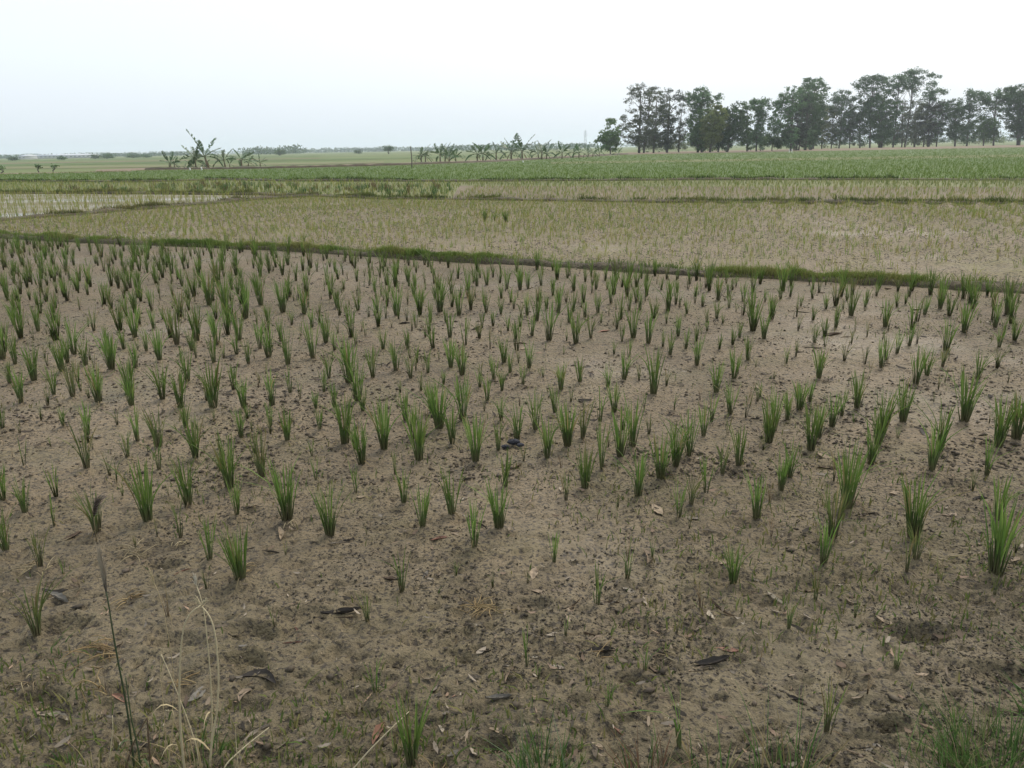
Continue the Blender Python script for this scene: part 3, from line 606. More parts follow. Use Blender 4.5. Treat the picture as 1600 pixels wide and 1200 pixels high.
def debris(n, ylo, yhi, lmin, lmax, cols, label, seed, name):
    x, y = near_pts(n, ylo, yhi); L = lmin * (lmax / lmin) ** (g.random(n) ** 2); w = L * g.uniform(.06, .35, n); a = g.uniform(0, 6.28, n)
    t = np.array([-.5, -.1, .3, .5]); wv = np.array([.1, 1, .8, .05])
    cx = t[None] * L[:, None]; up = (g.uniform(0, .25, n) * L)[:, None] * np.abs(t)[None] * 2 * (g.random((n, 4)) > .3)
    Vs = []
    for sgn in (-1, 1):
        lx, ly = cx, sgn * wv[None] * w[:, None] * .5
        Vs.append(np.stack([x[:, None] + lx * np.cos(a)[:, None] - ly * np.sin(a)[:, None], y[:, None] + lx * np.sin(a)[:, None] + ly * np.cos(a)[:, None], zH(x, y)[:, None] + .004 + up + (sgn > 0) * w[:, None] * .4], -1))
    V = np.concatenate(Vs, 1); i = np.arange(3); Q = (np.arange(n)[:, None, None] * 8 + np.stack([i, i + 4, i + 5, i + 1], -1)[None]).reshape(-1, 4)
    c = np.array(cols)[g.integers(0, len(cols), n)] * g.uniform(.6, 1.25, (n, 1))
    tag(obj(name, mesh_np(name, V.reshape(-1, 3), Q, None, np.repeat(c, 8, 0)), M['dry']), label, 'debris', kind='stuff')
debris(3800, 1.3, 10, .012, .055, [(.18, .14, .095), (.24, .20, .15), (.10, .07, .045), (.05, .04, .028), (.24, .165, .11)], 'tiny scraps of dead leaf and chaff scattered over the mud', 5, 'leaf_scraps')
debris(1100, 4.2, 15, .04, .09, [(.045, .035, .025), (.07, .052, .036), (.16, .125, .085)], 'small dark dead-leaf pieces between the rice rows', 6, 'leaf_scraps')
x, y = near_pts(90000, 8, 30, 1.2); k = (y > fA(x) + .3) & (y < fC(x) - .3) & (y < fBB(x) - .3) & (fbm(x * .9, y * .9, 150) > .33); x, y = x[k], y[k]; n = len(x)
s_ = .010 * 3.2 ** (g.random(n) ** 1.6) * np.clip(y / 14, .7, 1.6); a = g.uniform(0, 6.28, n); O = np.array([(1, 0, 0), (0, .6, 0), (-1, 0, 0), (0, -.6, 0), (0, 0, .45)])
V = O[None] * g.uniform(.5, 1.3, (n, 5, 3)) * s_[:, None, None]; V = np.stack([V[..., 0] * np.cos(a)[:, None] - V[..., 1] * np.sin(a)[:, None] + x[:, None], V[..., 0] * np.sin(a)[:, None] + V[..., 1] * np.cos(a)[:, None] + y[:, None], V[..., 2] + H2(x, y)[:, None]], -1)
T = (np.arange(n)[:, None, None] * 5 + np.array([(0, 1, 4), (1, 2, 4), (2, 3, 4), (3, 0, 4)])[None]).reshape(-1, 3); c = np.array([.062, .046, .028]) * g.uniform(.6, 1.5, (n, 1))
tag(obj('mud_clods', mesh_np('mud_clods', V.reshape(-1, 3), None, T, np.repeat(c, 5, 0)), M['dry']), 'dark clods strewn over the wet mud of the seedling paddy', 'clods', kind='stuff')
# weeds: sprouts a few centimetres high, in drifts
x, y = near_pts(24000, 1.4, 16); k = g.random(len(x)) < np.clip((fbm(x * 1.1, y * 1.1, 140) - .47) * 5, .03, 1); x, y = x[k], y[k]; n = len(x)
V, Q, T, tt, n1 = strips(np.stack([x, y, zH(x, y) - .003], -1), g.uniform(0, 6.28, n), g.uniform(.012, .05, n), g.uniform(.004, .009, n), g.normal(0, .7, n), 2, g.uniform(0, 3.14, n))
c = np.array([(.09, .13, .035), (.13, .15, .045), (.17, .16, .06)])[g.integers(0, 3, n)] * g.uniform(.7, 1.2, (n, 1))
tag(obj('weed_sprouts', mesh_np('weed_sprouts', V, Q, T, np.repeat(c, n1, 0)), M['blade']), 'tiny green weed sprouts in drifts over the near mud', 'weeds', kind='stuff')

# ---------------------------------------------------------------- fallen leaves, each where it lies
LC = {'k': (.040, .033, .026), 'b': (.095, .066, .042), 't': (.25, .19, .125), 'p': (.29, .245, .18), 'r': (.20, .105, .07), 'g': (.15, .135, .11)}
LN = {'k': 'blackish', 'b': 'dark brown', 't': 'tan', 'p': 'pale straw-coloured', 'r': 'reddish brown', 'g': 'ash-grey'}
def leaf_mesh(L, W, curl, arch, c, g, twist=.3):
    """a dried leaf: lance-shaped, edges rolled up by curl, bowed by arch; a closed shell about a millimetre thick"""
    m, n = 9, 5; t = np.linspace(0, 1, m); s = np.linspace(-1, 1, n)
    w = W * .5 * np.sin(np.pi * np.clip(t * .93 + .05, 0, 1)) ** .75 * (1 + .12 * g.normal(0, 1, m))
    bx = (t - .5) * L; bend = g.normal(0, .10) * L * (t - .5) ** 2 * 4
    T_, S_ = np.meshgrid(t, s, indexing='ij'); a = S_ * curl * (.7 + .5 * T_)
    rad = w[:, None] / max(curl, .2)
    yy = np.sin(a) * rad if curl > .2 else S_ * w[:, None]; zz = (1 - np.cos(a)) * rad + arch * L * (4 * (T_ - .5) ** 2) * .5 + .03 * W * g.normal(0, 1, T_.shape)
    tw = twist * (T_ - .5); y2 = yy * np.cos(tw) - zz * np.sin(tw); z2 = yy * np.sin(tw) + zz * np.cos(tw)
    V = np.stack([np.broadcast_to(bx[:, None], T_.shape), y2 + bend[:, None], z2], -1).reshape(-1, 3); V[:, 2] -= V[:, 2].min()
    i, j = np.meshgrid(np.arange(m - 1), np.arange(n - 1), indexing='ij')
    Q = np.stack([i * n + j, (i + 1) * n + j, (i + 1) * n + j + 1, i * n + j + 1], -1).reshape(-1, 4)
    V2 = V - np.array([0, 0, .0012]); N = len(V)
    C = np.array(c) * (1 + .18 * g.normal(0, 1, (N, 1))) * (1 - .25 * (np.abs(S_).reshape(-1, 1) < .1)); C = np.clip(C, .01, 1)
    return np.concatenate([V, V2 ]), np.concatenate([Q, Q[:, ::-1] + N]), np.concatenate([C, C * 1.1])
LIT = []
def litter(ox, oy, s, txt):
    for e in txt.split():
        a = e.split(','); LIT.append((ox + float(a[0]) / s, oy + float(a[1]) / s, float(a[2]) / s, float(a[3]), a[4], a[5] if len(a) > 5 else 'f'))
# u, v, length, angle in degrees, colour, form (f flat, c curled, s stick-like roll)
litter(0, 640, 3.2, '265,905,130,3,k,c 292,938,110,-25,g,c 470,140,80,0,p,f 1260,700,120,12,k,s 1290,690,70,20,b,s 1360,718,95,-5,k,s 355,640,120,22,b,c 900,815,110,25,r,s 1408,630,60,-80,t,c 1588,795,60,20,k,c 650,970,50,60,k,c 395,895,70,-65,t,s 500,740,40,10,p,f')
litter(0, 840, 3.2, '''585,685,75,35,p,c 600,798,80,-30,r,c 640,828,50,10,p,f 720,515,85,45,g,s 1235,545,90,5,g,f 1300,682,215,-8,k,c 1240,640,60,80,g,f 1380,540,50,-20,r,f 1455,525,130,5,r,s 1498,490,100,-80,r,s 1530,500,50,25,r,s 1210,780,85,40,t,f 990,795,110,50,g,f
 880,632,150,14,t,s 280,892,140,-8,p,c 190,970,110,45,p,s 1275,975,160,30,p,c 1225,960,60,70,g,f 1250,1092,55,0,t,f 1375,1102,75,5,k,c 655,400,40,50,k,f 640,352,80,-12,b,s 860,762,50,-50,k,c 1090,545,30,0,k,f 510,330,60,55,t,s 228,820,40,70,p,f 1350,665,60,20,t,s 1270,720,90,40,t,s''')
litter(500, 840, 3.2, '''110,385,215,8,k,c 120,402,120,5,b,s 355,205,90,-10,b,c 420,185,100,15,t,s 530,195,60,60,g,c 545,210,50,-20,p,f 1068,195,65,80,t,f 1272,122,65,5,p,c 1190,160,40,0,r,f 455,285,75,10,t,f 270,437,50,0,t,c 480,430,45,70,t,f 510,528,80,-15,k,c 840,570,100,20,p,f 850,632,60,5,b,c
 1070,605,45,5,p,f 1182,645,80,-15,p,f 1390,565,200,3,k,c 1440,552,90,8,g,s 1240,345,190,28,b,s 1230,360,110,32,t,s 1460,330,120,22,p,s 1440,318,110,10,b,c 1550,342,95,-20,k,s 1190,440,110,-48,t,s 1250,400,80,-70,t,f 1180,495,95,8,p,f 1330,482,140,-10,b,s 1385,508,60,20,t,f 290,980,125,60,r,c 850,800,200,-8,k,c 895,808,130,4,g,c
 690,785,70,15,r,f 625,897,80,-50,k,s 740,990,80,45,p,c 610,950,40,-60,p,f 905,962,110,-22,t,f 1505,960,105,-40,r,c 1385,1030,65,-25,t,f 80,935,70,-10,p,f 665,1078,65,30,g,f 1098,275,70,-20,t,f 1545,268,70,-30,p,f 600,12,95,8,r,c 945,690,120,55,t,s 690,740,70,-80,t,s 1520,1100,60,-50,p,s''')
litter(1000, 840, 2.667, '''560,250,95,-35,p,c 575,262,60,-50,t,f 365,452,95,-5,r,f 290,528,180,3,k,c 255,545,110,10,t,c 300,540,60,-20,g,s 650,665,125,-22,t,c 630,660,110,-18,k,c 510,635,60,40,g,c 345,300,170,-35,b,s 370,318,130,-30,t,s 330,112,60,-5,t,f 1015,342,80,-25,t,f 1000,372,120,-12,t,s 1110,380,70,-15,g,s 1150,430,130,-20,k,c 870,540,50,80,k,c
 885,560,40,10,p,f 435,812,50,-30,t,f 890,885,80,-25,t,c 960,850,60,50,g,f 930,862,70,5,k,s 1420,578,60,-45,k,c 1382,562,45,-10,t,f 1555,475,70,10,t,f 120,380,50,10,t,f 290,322,45,-60,p,f 170,316,60,0,p,f 1178,565,55,5,t,f 40,90,70,-75,t,c 60,110,60,-40,t,s 315,880,70,-70,k,c 420,345,50,-40,p,f 1225,565,50,60,t,s 1515,640,80,70,t,s 850,160,60,-20,p,f''')
litter(500, 580, 3.2, '90,855,130,5,p,s 145,842,60,12,k,c 570,552,100,-30,k,s 690,812,110,-10,b,c 700,826,90,-3,t,f 820,785,80,-30,k,s 600,842,70,8,r,f 970,485,90,25,t,c 205,628,50,10,t,f 730,540,50,50,k,s 745,443,50,0,k,s 1050,700,50,30,t,f 720,650,30,30,p,f 580,848,60,-10,b,f 1490,608,80,0,t,s 280,95,50,0,b,c 490,135,60,5,b,s')
litter(1000, 600, 2.667, '1075,452,75,5,t,f 1070,488,40,-10,t,f 780,335,100,-3,b,c 770,300,80,-20,t,f 435,325,35,20,k,c 105,375,80,-5,r,s 70,530,60,-50,t,f 85,545,50,-70,p,f 310,622,120,-18,p,s 215,558,65,-5,p,f 940,545,110,-3,k,s 660,548,110,3,b,s 1415,480,70,0,k,c 1270,552,60,-10,k,f 1090,412,50,8,k,f 1560,730,40,20,t,f 440,178,40,0,k,s 1120,156,35,10,k,s 670,348,50,0,k,s 1190,205,50,-40,k,f 1300,550,60,10,t,f 1240,205,40,0,p,f')
litter(500, 330, 3.2, '420,560,60,5,k,c 505,595,60,-10,k,s 770,590,70,20,k,s 500,935,60,4,k,s 1000,690,60,10,t,f 1000,660,70,0,b,c 1415,605,60,10,r,f 335,765,60,60,k,s 440,810,50,-30,b,s')
litter(1000, 330, 2.667, '690,420,90,-5,k,s 720,575,90,-3,k,s 790,520,80,10,b,c 410,725,70,-3,k,s 1280,665,60,-5,b,c 1445,465,40,-70,p,s 1150,410,40,10,p,f 850,528,60,0,b,s 1040,320,50,20,t,f')
leaf_at = []
for k, (px, py, lp, an, cl, fm) in enumerate(LIT):
    ar = math.radians(an); dx, dy = math.cos(ar) * lp / 2, -math.sin(ar) * lp / 2 
    a = G(px - dx, py - dy); b = G(px + dx, py + dy); c = (a + b) / 2; v = b - a
    L = min(float(np.hypot(*v)), .26); gg = np.random.default_rng(900 + k)
    W = L * {'f': .36, 'c': .30, 's': .13}[fm] * gg.uniform(.8, 1.25); W = min(W, .05)
    V, Q, C = leaf_mesh(L, W, {'f': .5, 'c': 1.5, 's': 2.2}[fm] * gg.uniform(.8, 1.2), gg.uniform(.0, .10) if fm != 's' else .02, LC[cl], gg)
    o = obj('fallen_leaf', mesh_np('fallen_leaf', V, Q, None, C, True), M['dry'])
    o.location = (c[0], c[1], float(zH(c[0], c[1])[0]) - .003); o.rotation_euler = (gg.normal(0, .12), gg.normal(0, .06), math.atan2(v[1], v[0]))
    leaf_at.append((c[0], c[1], L, cl, fm, o))

# ---------------------------------------------------------------- dark lump, shell, straw tufts, dry grass stalks, grass tufts
def lump():
    c = G(803, 697); g = np.random.default_rng(5); root = empty('dark_lump', (c[0], c[1], float(zH(*c)[0])))
    for nm, off, r in (('lump_body', (.0, .01, .022), (.034, .020, .016)), ('lump_fold', (.035, -.012, .012), (.021, .015, .011)), ('lump_fold', (-.045, -.016, .006), (.022, .018, .011))):
        th, ph = np.meshgrid(np.linspace(0, math.pi, 10), np.arange(16) * 2 * math.pi / 16, indexing='ij')
        D = np.stack([np.sin(th) * np.cos(ph), np.sin(th) * np.sin(ph), np.cos(th)], -1); q = 1 + .5 * (fbm(D[..., 0] * 2 + 7, D[..., 1] * 2 + D[..., 2] * 2.7 + 7, 3) - .5)
        V = D * np.array(r) * q[..., None] + np.array(off); i, j = np.meshgrid(np.arange(9), np.arange(16), indexing='ij'); j2 = (j + 1) % 16
        Q = np.stack([i * 16 + j, (i + 1) * 16 + j, (i + 1) * 16 + j2, i * 16 + j2], -1).reshape(-1, 4)
        obj(nm, mesh_np(nm, V.reshape(-1, 3), Q, smooth=True), M['lump'], root)
    tag(root, 'blackish lump with folds lying on the mud at the foot of a rice plant', 'lump')
lump()
def shell():
    c = G(1408, 1138); mb = MB(); t = np.linspace(0, 1, 8)
    pts = np.stack([(t - .5) * .022, .003 * np.sin(t * 3), .006 + .002 * np.sin(t * 3.1)], -1)
    tube(mb, pts, .0065 * np.sin(np.pi * (t * .85 + .12)) ** .8, 8, (.75, .72, .68))
    o = mb.obj('snail_shell', M['dry'], None, True); o.location = (c[0], c[1], float(zH(*c)[0]) - .002); o.rotation_euler = (0, 0, .6)
    tag(o, 'tiny white pointed snail shell in a dark hollow of the mud', 'shell')
shell()
STR = [(.27, .19, .085), (.31, .23, .11), (.20, .135, .06)]; PALE = [(.33, .27, .15), (.37, .31, .19), (.26, .20, .11)]
def straw_tuft(px, py, n, L, cols, label, flat_=.25, seed=0, az=None):
    g = np.random.default_rng(seed + 300); c = G(px, py); z = float(zH(*c)[0]); mb = MB()
    for i in range(n):
        a = g.uniform(0, 6.28) if az is None else az + g.normal(0, .7); l = L * g.uniform(.4, 1.1); t = np.linspace(0, 1, 5); rise = l * g.uniform(.02, flat_)
        pts = np.stack([np.cos(a + g.normal(0, .3) * t) * l * t, np.sin(a) * l * t, .006 + rise * np.sin(np.pi * np.minimum(t * .8 + .1, 1)) * .9], -1) + np.array([*g.normal(0, L * .28, 2), 0])
        tube(mb, pts, np.array([1.2, 1.2, 1.1, .9, .4]) * .0016, 4, np.array(cols[g.integers(0, len(cols))]) * g.uniform(.7, 1.2))
    o = mb.obj('straw_tuft', M['straw']); o.location = (c[0], c[1], z); tag(o, label, 'straw', 'tufts of dead straw on the mud')
straw_tuft(752, 955, 34, .085, STR, 'flattened golden straw tuft on bare mud between scattered dead leaves', .2, 1)
straw_tuft(170, 1023, 22, .11, STR, 'golden rotted straw tuft with brown crown behind the tall dry grass', .3, 2, 2.9)
straw_tuft(212, 865, 20, .10, PALE, 'pale straw sprawling round a small sprouting stub', .25, 3)
straw_tuft(62, 885, 12, .10, PALE, 'pale straw bent down from the foot of a thin rice plant', .25, 4, 4.2)
straw_tuft(197, 932, 9, .07, STR, 'orange straw scraps round a dark stub', .4, 5)
straw_tuft(375, 898, 12, .05, STR, 'small yellow straw wisp at the foot of a bushy rice plant', .3, 6, 0)
straw_tuft(455, 818, 8, .06, PALE, 'few whitish dead straws trailing from a rice plant foot', .25, 7, 5)
straw_tuft(283, 847, 8, .06, PALE, 'thin pale straws at the foot of a spindly rice plant', .25, 8)
straw_tuft(925, 1030, 6, .07, STR, 'few loose yellow straws beside a long blackish leaf', .1, 9, .2)
straw_tuft(150, 1090, 9, .07, STR, 'upright orange dead seedling with straw on dark mud', .9, 10)
straw_tuft(690, 1190, 9, .06, STR, 'short yellow straw wisp lying behind the bank grass', .1, 11)
straw_tuft(1455, 875, 10, .08, PALE, 'pale straws hanging from the foot of a yellowing rice plant', .25, 12, 5)
straw_tuft(285, 1065, 9, .06, STR, 'reddish straws lying among the dry grass stalks', .2, 13, 0)
straw_tuft(1040, 1020, 6, .05, PALE, 'short pale straws lying on bare open mud', .15, 14)
straw_tuft(40, 1065, 9, .05, PALE, 'thin yellow dead seedling wisps on dark hollowed mud', .8, 15)

def P3(px, py, Y): return PY(px, py, Y)
def stalk(name, pix, Y0, dY, r, col, label, head=None, leafcol=None):
    """a grass stalk standing on the bank before the camera; pix from foot to tip, Y0 its distance, dY lean away along it"""
    m = len(pix); q = np.linspace(0, 1, m); pts = np.array([P3(a, b, Y0 + dY * t) for (a, b), t in zip(pix, q)])
    d = np.r_[0, np.cumsum(np.linalg.norm(np.diff(pts, axis=0), axis=1))]; t = np.linspace(0, d[-1], 26)
    pts = np.stack([np.interp(t, d, pts[:, k]) for k in range(3)], -1)
    for _ in range(3): pts[1:-1] = (pts[:-2] + 2 * pts[1:-1] + pts[2:]) / 4
    z = float(zH(pts[0, 0], pts[0, 1])[0]); fx = pts[0].copy(); fx[2] = z - .01
    if pts[0, 2] > z: pts = np.concatenate([[fx], pts])
    root = empty(name, (pts[0, 0], pts[0, 1], z)); off = np.array(root.location)
    mb = MB(); u = np.linspace(0, 1, len(pts)); tube(mb, pts - off, 1.12 * r * (1 - .5 * u), 5, col); mb.obj('stem', M['straw'], root, True)
    g = np.random.default_rng(int(pix[0][0]))
    if head:
        kind, ln, hc = head; hb = MB(); tip = pts[-1]; ax = pts[-1] - pts[-4]; ax /= np.linalg.norm(ax)
        nh = 90 if kind == 'plume' else 26
        for i in range(nh):
            s = g.random(); b = tip + ax * ln * (s * .55 - .12) - off; dd = ax + g.normal(0, .07 if kind == 'plume' else .25, 3); dd /= np.linalg.norm(dd); l = ln * g.uniform(.25, .5)
            s2 = min(1, s * 2.5); cc = np.array(hc[0]) * (1 - s2) + np.array(hc[1]) * s2
            tube(hb, [b, b + dd * l * .5, b + dd * l + np.array([0, 0, -.15 * l])], [.0011, .0009, .0003], 3, np.array([np.array(hc[0]) * .3 + cc * .7, cc, np.array(hc[1])]), False)
        hb.obj('seed_head', M['straw'], root)
    if leafcol:
        lb = MB(); i0 = len(pts) // 5
        for k in range(2):
            i = i0 + k * 5; a = g.uniform(0, 6.28); l = g.uniform(.10, .18); t5 = np.linspace(0, 1, 6)
            c5 = pts[i] - off + np.stack([np.cos(a) * l * .5 * t5, np.sin(a) * l * .5 * t5, l * (t5 - .9 * t5 ** 2)], -1); w = np.array([.6, 1, 1, .8, .5, 0.05])[:, None] * .003 * np.array([-math.sin(a), math.cos(a), 0])
            lb.add(np.concatenate([c5 - w, c5 + w]), [(j, j + 6, j + 7, j + 1) for j in range(5)], None, leafcol)
        lb.obj('leaf', M['straw'], root)
    return tag(root, label, 'grass stalk', 'tall grass stalks at the foot of the bank')
pc = (.50, .43, .27); pd = (.40, .32, .18)
c6 = lambda L: [(u / 3.2, 840 + v / 3.2) for u, v in L]
stalk('dry_grass_stalk', c6([(930, 1230), (905, 1000), (895, 800), (902, 560), (920, 420), (945, 365), (975, 340), (1005, 338)]), 1.72, .05, .0032, pc, 'thick pale dry stalk arched over at the top', ('x', .03, (pd, pc)), pd)
stalk('dry_grass_stalk', c6([(1040, 1240), (1060, 1000), (1085, 880), (1095, 700), (1082, 520), (1062, 400), (1035, 358), (1010, 345)]), 1.74, .04, .0030, pc, 'pale dry stalk bowing toward the arched one with a nodding tip', ('x', .05, (pd, pc)), pd)
stalk('dry_grass_stalk', c6([(1050, 1230), (1062, 900), (1052, 680), (1030, 450), (1015, 330), (1000, 275), (985, 245)]), 1.76, .05, .0024, pc, 'straight pale dry stalk topped by a small curled feathery tip', ('x', .05, (pd, (.5, .46, .36))))
stalk('green_grass_stalk', c6([(680, 1240), (655, 1000), (630, 820), (590, 620), (560, 450), (542, 320), (530, 265)]), 1.74, .06, .0030, (.05, .07, .03), 'dark green stalk carrying a tall feathery plume above a dark tuft', ('plume', .16, ((.045, .036, .028), (.30, .25, .18))))
stalk('green_grass_stalk', c6([(715, 1240), (690, 1050), (655, 900), (640, 780), (628, 700)]), 1.73, .03, .0026, (.06, .08, .035), 'short dark green stalk leaning on the plumed one', None, (.07, .10, .035))
stalk('dry_grass_stalk', c6([(1010, 1240), (985, 1050), (935, 900), (880, 760), (840, 660), (806, 585)]), 1.75, .05, .0018, pc, 'thin pale dry stalk leaning back with a sharp kinked tip', None)
stalk('dry_grass_stalk', c6([(835, 1220), (822, 900), (805, 720), (797, 640), (806, 590)]), 1.77, .03, .0013, pd, 'very thin tan stalk rising straight beside the kinked one', None)
stalk('dry_grass_stalk', c6([(855, 1240), (860, 1000), (868, 660), (840, 480), (815, 350), (795, 260), (770, 225)]), 1.79, .05, .0012, pd, 'hair-thin tan stalk with a tapering drooped spike', ('x', .05, (pd, pd)))
stalk('dry_grass_stalk', c6([(840, 1230), (850, 1040), (870, 900), (862, 850), (850, 870)]), 1.74, .02, .0022, pd, 'short tan stalk with a folded hooked top', ('x', .03, (pd, pc)))
stalk('dry_grass_stalk', c6([(620, 1240), (640, 1050), (665, 880), (690, 760), (720, 650)]), 1.76, .03, .0014, pd, 'thin tan stalk slanting right past the dark green stalks', None)
stalk('dry_grass_stalk', c6([(760, 1240), (745, 1050), (735, 900)]), 1.73, .02, .0032, (.12, .085, .05), 'thick brown broken stalk standing upright', None)
stalk('dry_grass_stalk', c6([(605, 1230), (660, 1040), (735, 900)]), 1.735, .02, .0028, (.13, .09, .055), 'thick brown broken stalk slanting to meet the upright one', None)
stalk('dry_grass_stalk', c6([(540, 1240), (548, 1100), (565, 960), (562, 890)]), 1.76, .02, .0016, pc, 'short yellow-pale stalk beside the dark green stalks', None)
stalk('dry_grass_stalk', c6([(1060, 1300), (1130, 1130), (1230, 1040), (1345, 950)]), 1.70, .12, .0026, pc, 'pale dry stalk slanting far over the mud', None)
stalk('dry_grass_stalk', c6([(1000, 1240), (965, 1080), (930, 930), (910, 840)]), 1.745, .03, .0015, pd, 'thin tan stalk crossing behind the thick arched stalk', None)
stalk('dry_grass_stalk', c6([(1760 - 40, 1210), (1850, 1060), (1960, 950), (2045, 870)]), 1.72, .12, .0022, pc, 'lone pale dry straw slanting over the mud by a reddish leaf', None)
stalk('dry_grass_stalk', c6([(660, 1240), (655, 1150), (662, 900), (640, 800), (655, 690), (685, 615)]), 1.78, .04, .0011, pd, 'hair-thin pale stalk behind the short reddish leaf', None)

def grass_tuft(name, px, py, n, h, w, spread, cols, label, seed, Y=None, lean=.35, cat='grass tuft', group='grass tufts at the foot of the bank'):
    g = np.random.default_rng(seed); c = G(px, py); root = empty(name, (c[0], c[1], float(zH(*c)[0])))
    q = np.sqrt(g.random(n)) * spread; a = g.uniform(0, 6.28, n); b = np.stack([np.cos(a) * q, np.sin(a) * q, np.full(n, -.012)], -1); b[:, 2] += zH(b[:, 0] + c[0], b[:, 1] + c[1]) - root.location[2]
    V, Q, T, tt, n1 = strips(b, a + g.normal(0, .7, n), h * np.clip(g.normal(.75, .25, n), .2, 1.25), w * g.uniform(.6, 1.3, n), np.abs(g.normal(lean, .3, n)), 5, g.uniform(0, 3.14, n))
    cc = np.array(cols)[g.integers(0, len(cols), n)] * g.uniform(.7, 1.25, (n, 1))
    obj('leaf_blades', mesh_np('leaf_blades', V, Q, T, np.repeat(cc, n1, 0) * (.75 + .4 * tt[:, None])), M['blade'], root)
    return tag(root, label, cat, group)
GG = [(.06, .12, .03), (.085, .15, .04), (.10, .17, .05)]; DG = GG + [(.30, .25, .13), (.24, .19, .09)]
grass_tuft('grass_tuft', 848, 1215, 110, .17, .0035, .07, GG + [(.13, .17, .09)], 'soft fine green grass tuft at the foot of the bank', 1)
grass_tuft('grass_tuft', 1225, 1222, 80, .20, .004, .09, DG, 'open green and straw grass tuft with long pale blades', 2, lean=.5)
grass_tuft('grass_tuft', 1015, 1222, 70, .16, .004, .07, [(.20, .12, .075), (.14, .09, .055), (.26, .2, .12), (.07, .11, .035)], 'brownish dying grass tuft with few green blades', 3)
grass_tuft('grass_tuft', 1110, 1225, 40, .12, .004, .07, DG, 'low sparse tuft between the brownish and the open one', 4, lean=.6)
grass_tuft('grass_tuft', 1560, 1205, 420, .15, .0032, .15, GG + [(.16, .18, .07)], 'large fine-bladed bright green grass clump on the bank edge', 5, lean=.55)
grass_tuft('grass_tuft', 1475, 1222, 180, .12, .003, .12, GG + [(.16, .18, .07), (.25, .22, .11)], 'low fine green grass with straw blades beside the large clump', 6, lean=.6)
grass_tuft('grass_tuft', 1635, 1120, 60, .16, .005, .06, GG, 'broad-bladed green tuft leaning in above the large clump', 7, lean=.9)
grass_tuft('grass_tuft', 1640, 1040, 40, .14, .005, .05, GG, 'small broad-bladed green tuft by pinkish dead leaf', 8, lean=.9)
grass_tuft('grass_tuft', 300, 1225, 60, .16, .003, .12, [(.36, .29, .15), (.28, .2, .1), (.4, .34, .2), (.1, .14, .05)], 'thin tan dead grass at the feet of the tall dry stalks', 9, lean=.4)
grass_tuft('grass_tuft', 190, 1225, 45, .13, .003, .10, [(.36, .29, .15), (.28, .2, .1), (.1, .14, .05)], 'sparse dead grass around the plumed green stalk', 10, lean=.5)
grass_tuft('grass_tuft', 318, 1190, 30, .08, .004, .06, GG, 'small fresh green tuft among the dry stalks', 11, lean=.5)
grass_tuft('grass_tuft', 75, 1010, 16, .05, .004, .05, GG, 'tiny green weed tuft beside a muddy hollow', 12, lean=.7)
grass_tuft('grass_tuft', 130, 1030, 14, .04, .004, .05, GG, 'tiny green weed tuft near the golden rotted straw', 13, lean=.7)
grass_tuft('grass_tuft', 105, 1195, 16, .06, .005, .03, GG, 'small broad green weed at the bank foot', 14, lean=.6)
grass_tuft('dry_seed_tuft', 166, 1082, 22, .075, .0025, .012, [(.16, .13, .1), (.12, .10, .08)], 'brownish-grey fan of dead blades before the dark green stalks', 15, lean=.25)
# feathery dead head leaning on the rice plant at the left
c = G(152, 838); e = empty('feathery_seed_head', (c[0] + .01, c[1] - .03, float(zH(*c)[0])))
hb = MB(); gg = np.random.default_rng(4); tube(hb, [(0, 0, -.01), (.004, 0, .06), (.008, 0, .12)], .002, 5, (.2, .17, .09)); hb.obj('stem', M['straw'], e)
hb = MB()
for i in range(120):
    b = np.array([.006, 0, .10]) + np.array([.016, 0, .05]) * gg.random(); d = np.array([.35, 0, 1]) + gg.normal(0, .22, 3); l = gg.uniform(.03, .065)
    tube(hb, [b, b + d * l * .6, b + d * l + np.array([.015, 0, -.008])], [.0012, .001, .0004], 3, np.array([(.06, .045, .035), (.13, .10, .08), (.45, .38, .33)]), False)
hb.obj('seed_head', M['straw'], e); tag(e, 'dark feathery seed head with whitish hairs leaning before a yellowing rice plant', 'seed head')
# long yellow blades caught across rice plants
for k, (pix, Y, lab) in enumerate([([(1545, 676), (1560, 679), (1580, 677), (1602, 672)], None, 'yellow blade lying level across two bushy rice plants'), ([(1416, 760), (1432, 764), (1447, 774), (1475, 786)], None, 'yellow bent blade trailing from a tall rice plant')]):
    dpt = [4.35, 3.5][k]; pts = np.array([P3(a, b, dpt) for a, b in pix]); mb = MB(); tube(mb, pts - pts[0], [.003, .004, .004, .002], 4, (.34, .31, .10))
    o = mb.obj('bent_straw', M['straw'], None, True); o.location = pts[0]; tag(o, lab, 'straw')
# single dark green rice bundles left standing in the seedling paddy
for k, (px, py, hp, n, lab) in enumerate([(757, 346, 20, 19, 'dark rice bundle in the seedling paddy, at the end of a loose row of three'), (773, 345, 16, 9, 'thin dark rice bundle between two fuller ones in the seedling paddy'), (790, 347, 22, 19, 'fullest dark rice bundle of three standing in the seedling paddy'), (953, 343, 16, 9, 'lone slender dark rice bundle out in the seedling paddy'), (475, 379, 18, 9, 'withering brown-green rice bundle just behind the grassy bund')]):
    c, h = hgt(px, py, hp); B, S, me = variant(n, 'y' if k == 4 else 'g', k)
    if me[0] is None: me[0] = B.mesh('leaf_blades'); me[1] = S.mesh('stem_base', True)
    e = empty('rice_bundle', (c[0], c[1], float(H2(c[:1], c[1:])[0])), k, h); obj('leaf_blades', me[0], M['rice'], e).scale = (1.3, 1.3, 1); obj('stem_base', me[1], M['stem'], e); tag(e, lab, 'rice bundle', 'dark rice bundles in the seedling paddy')

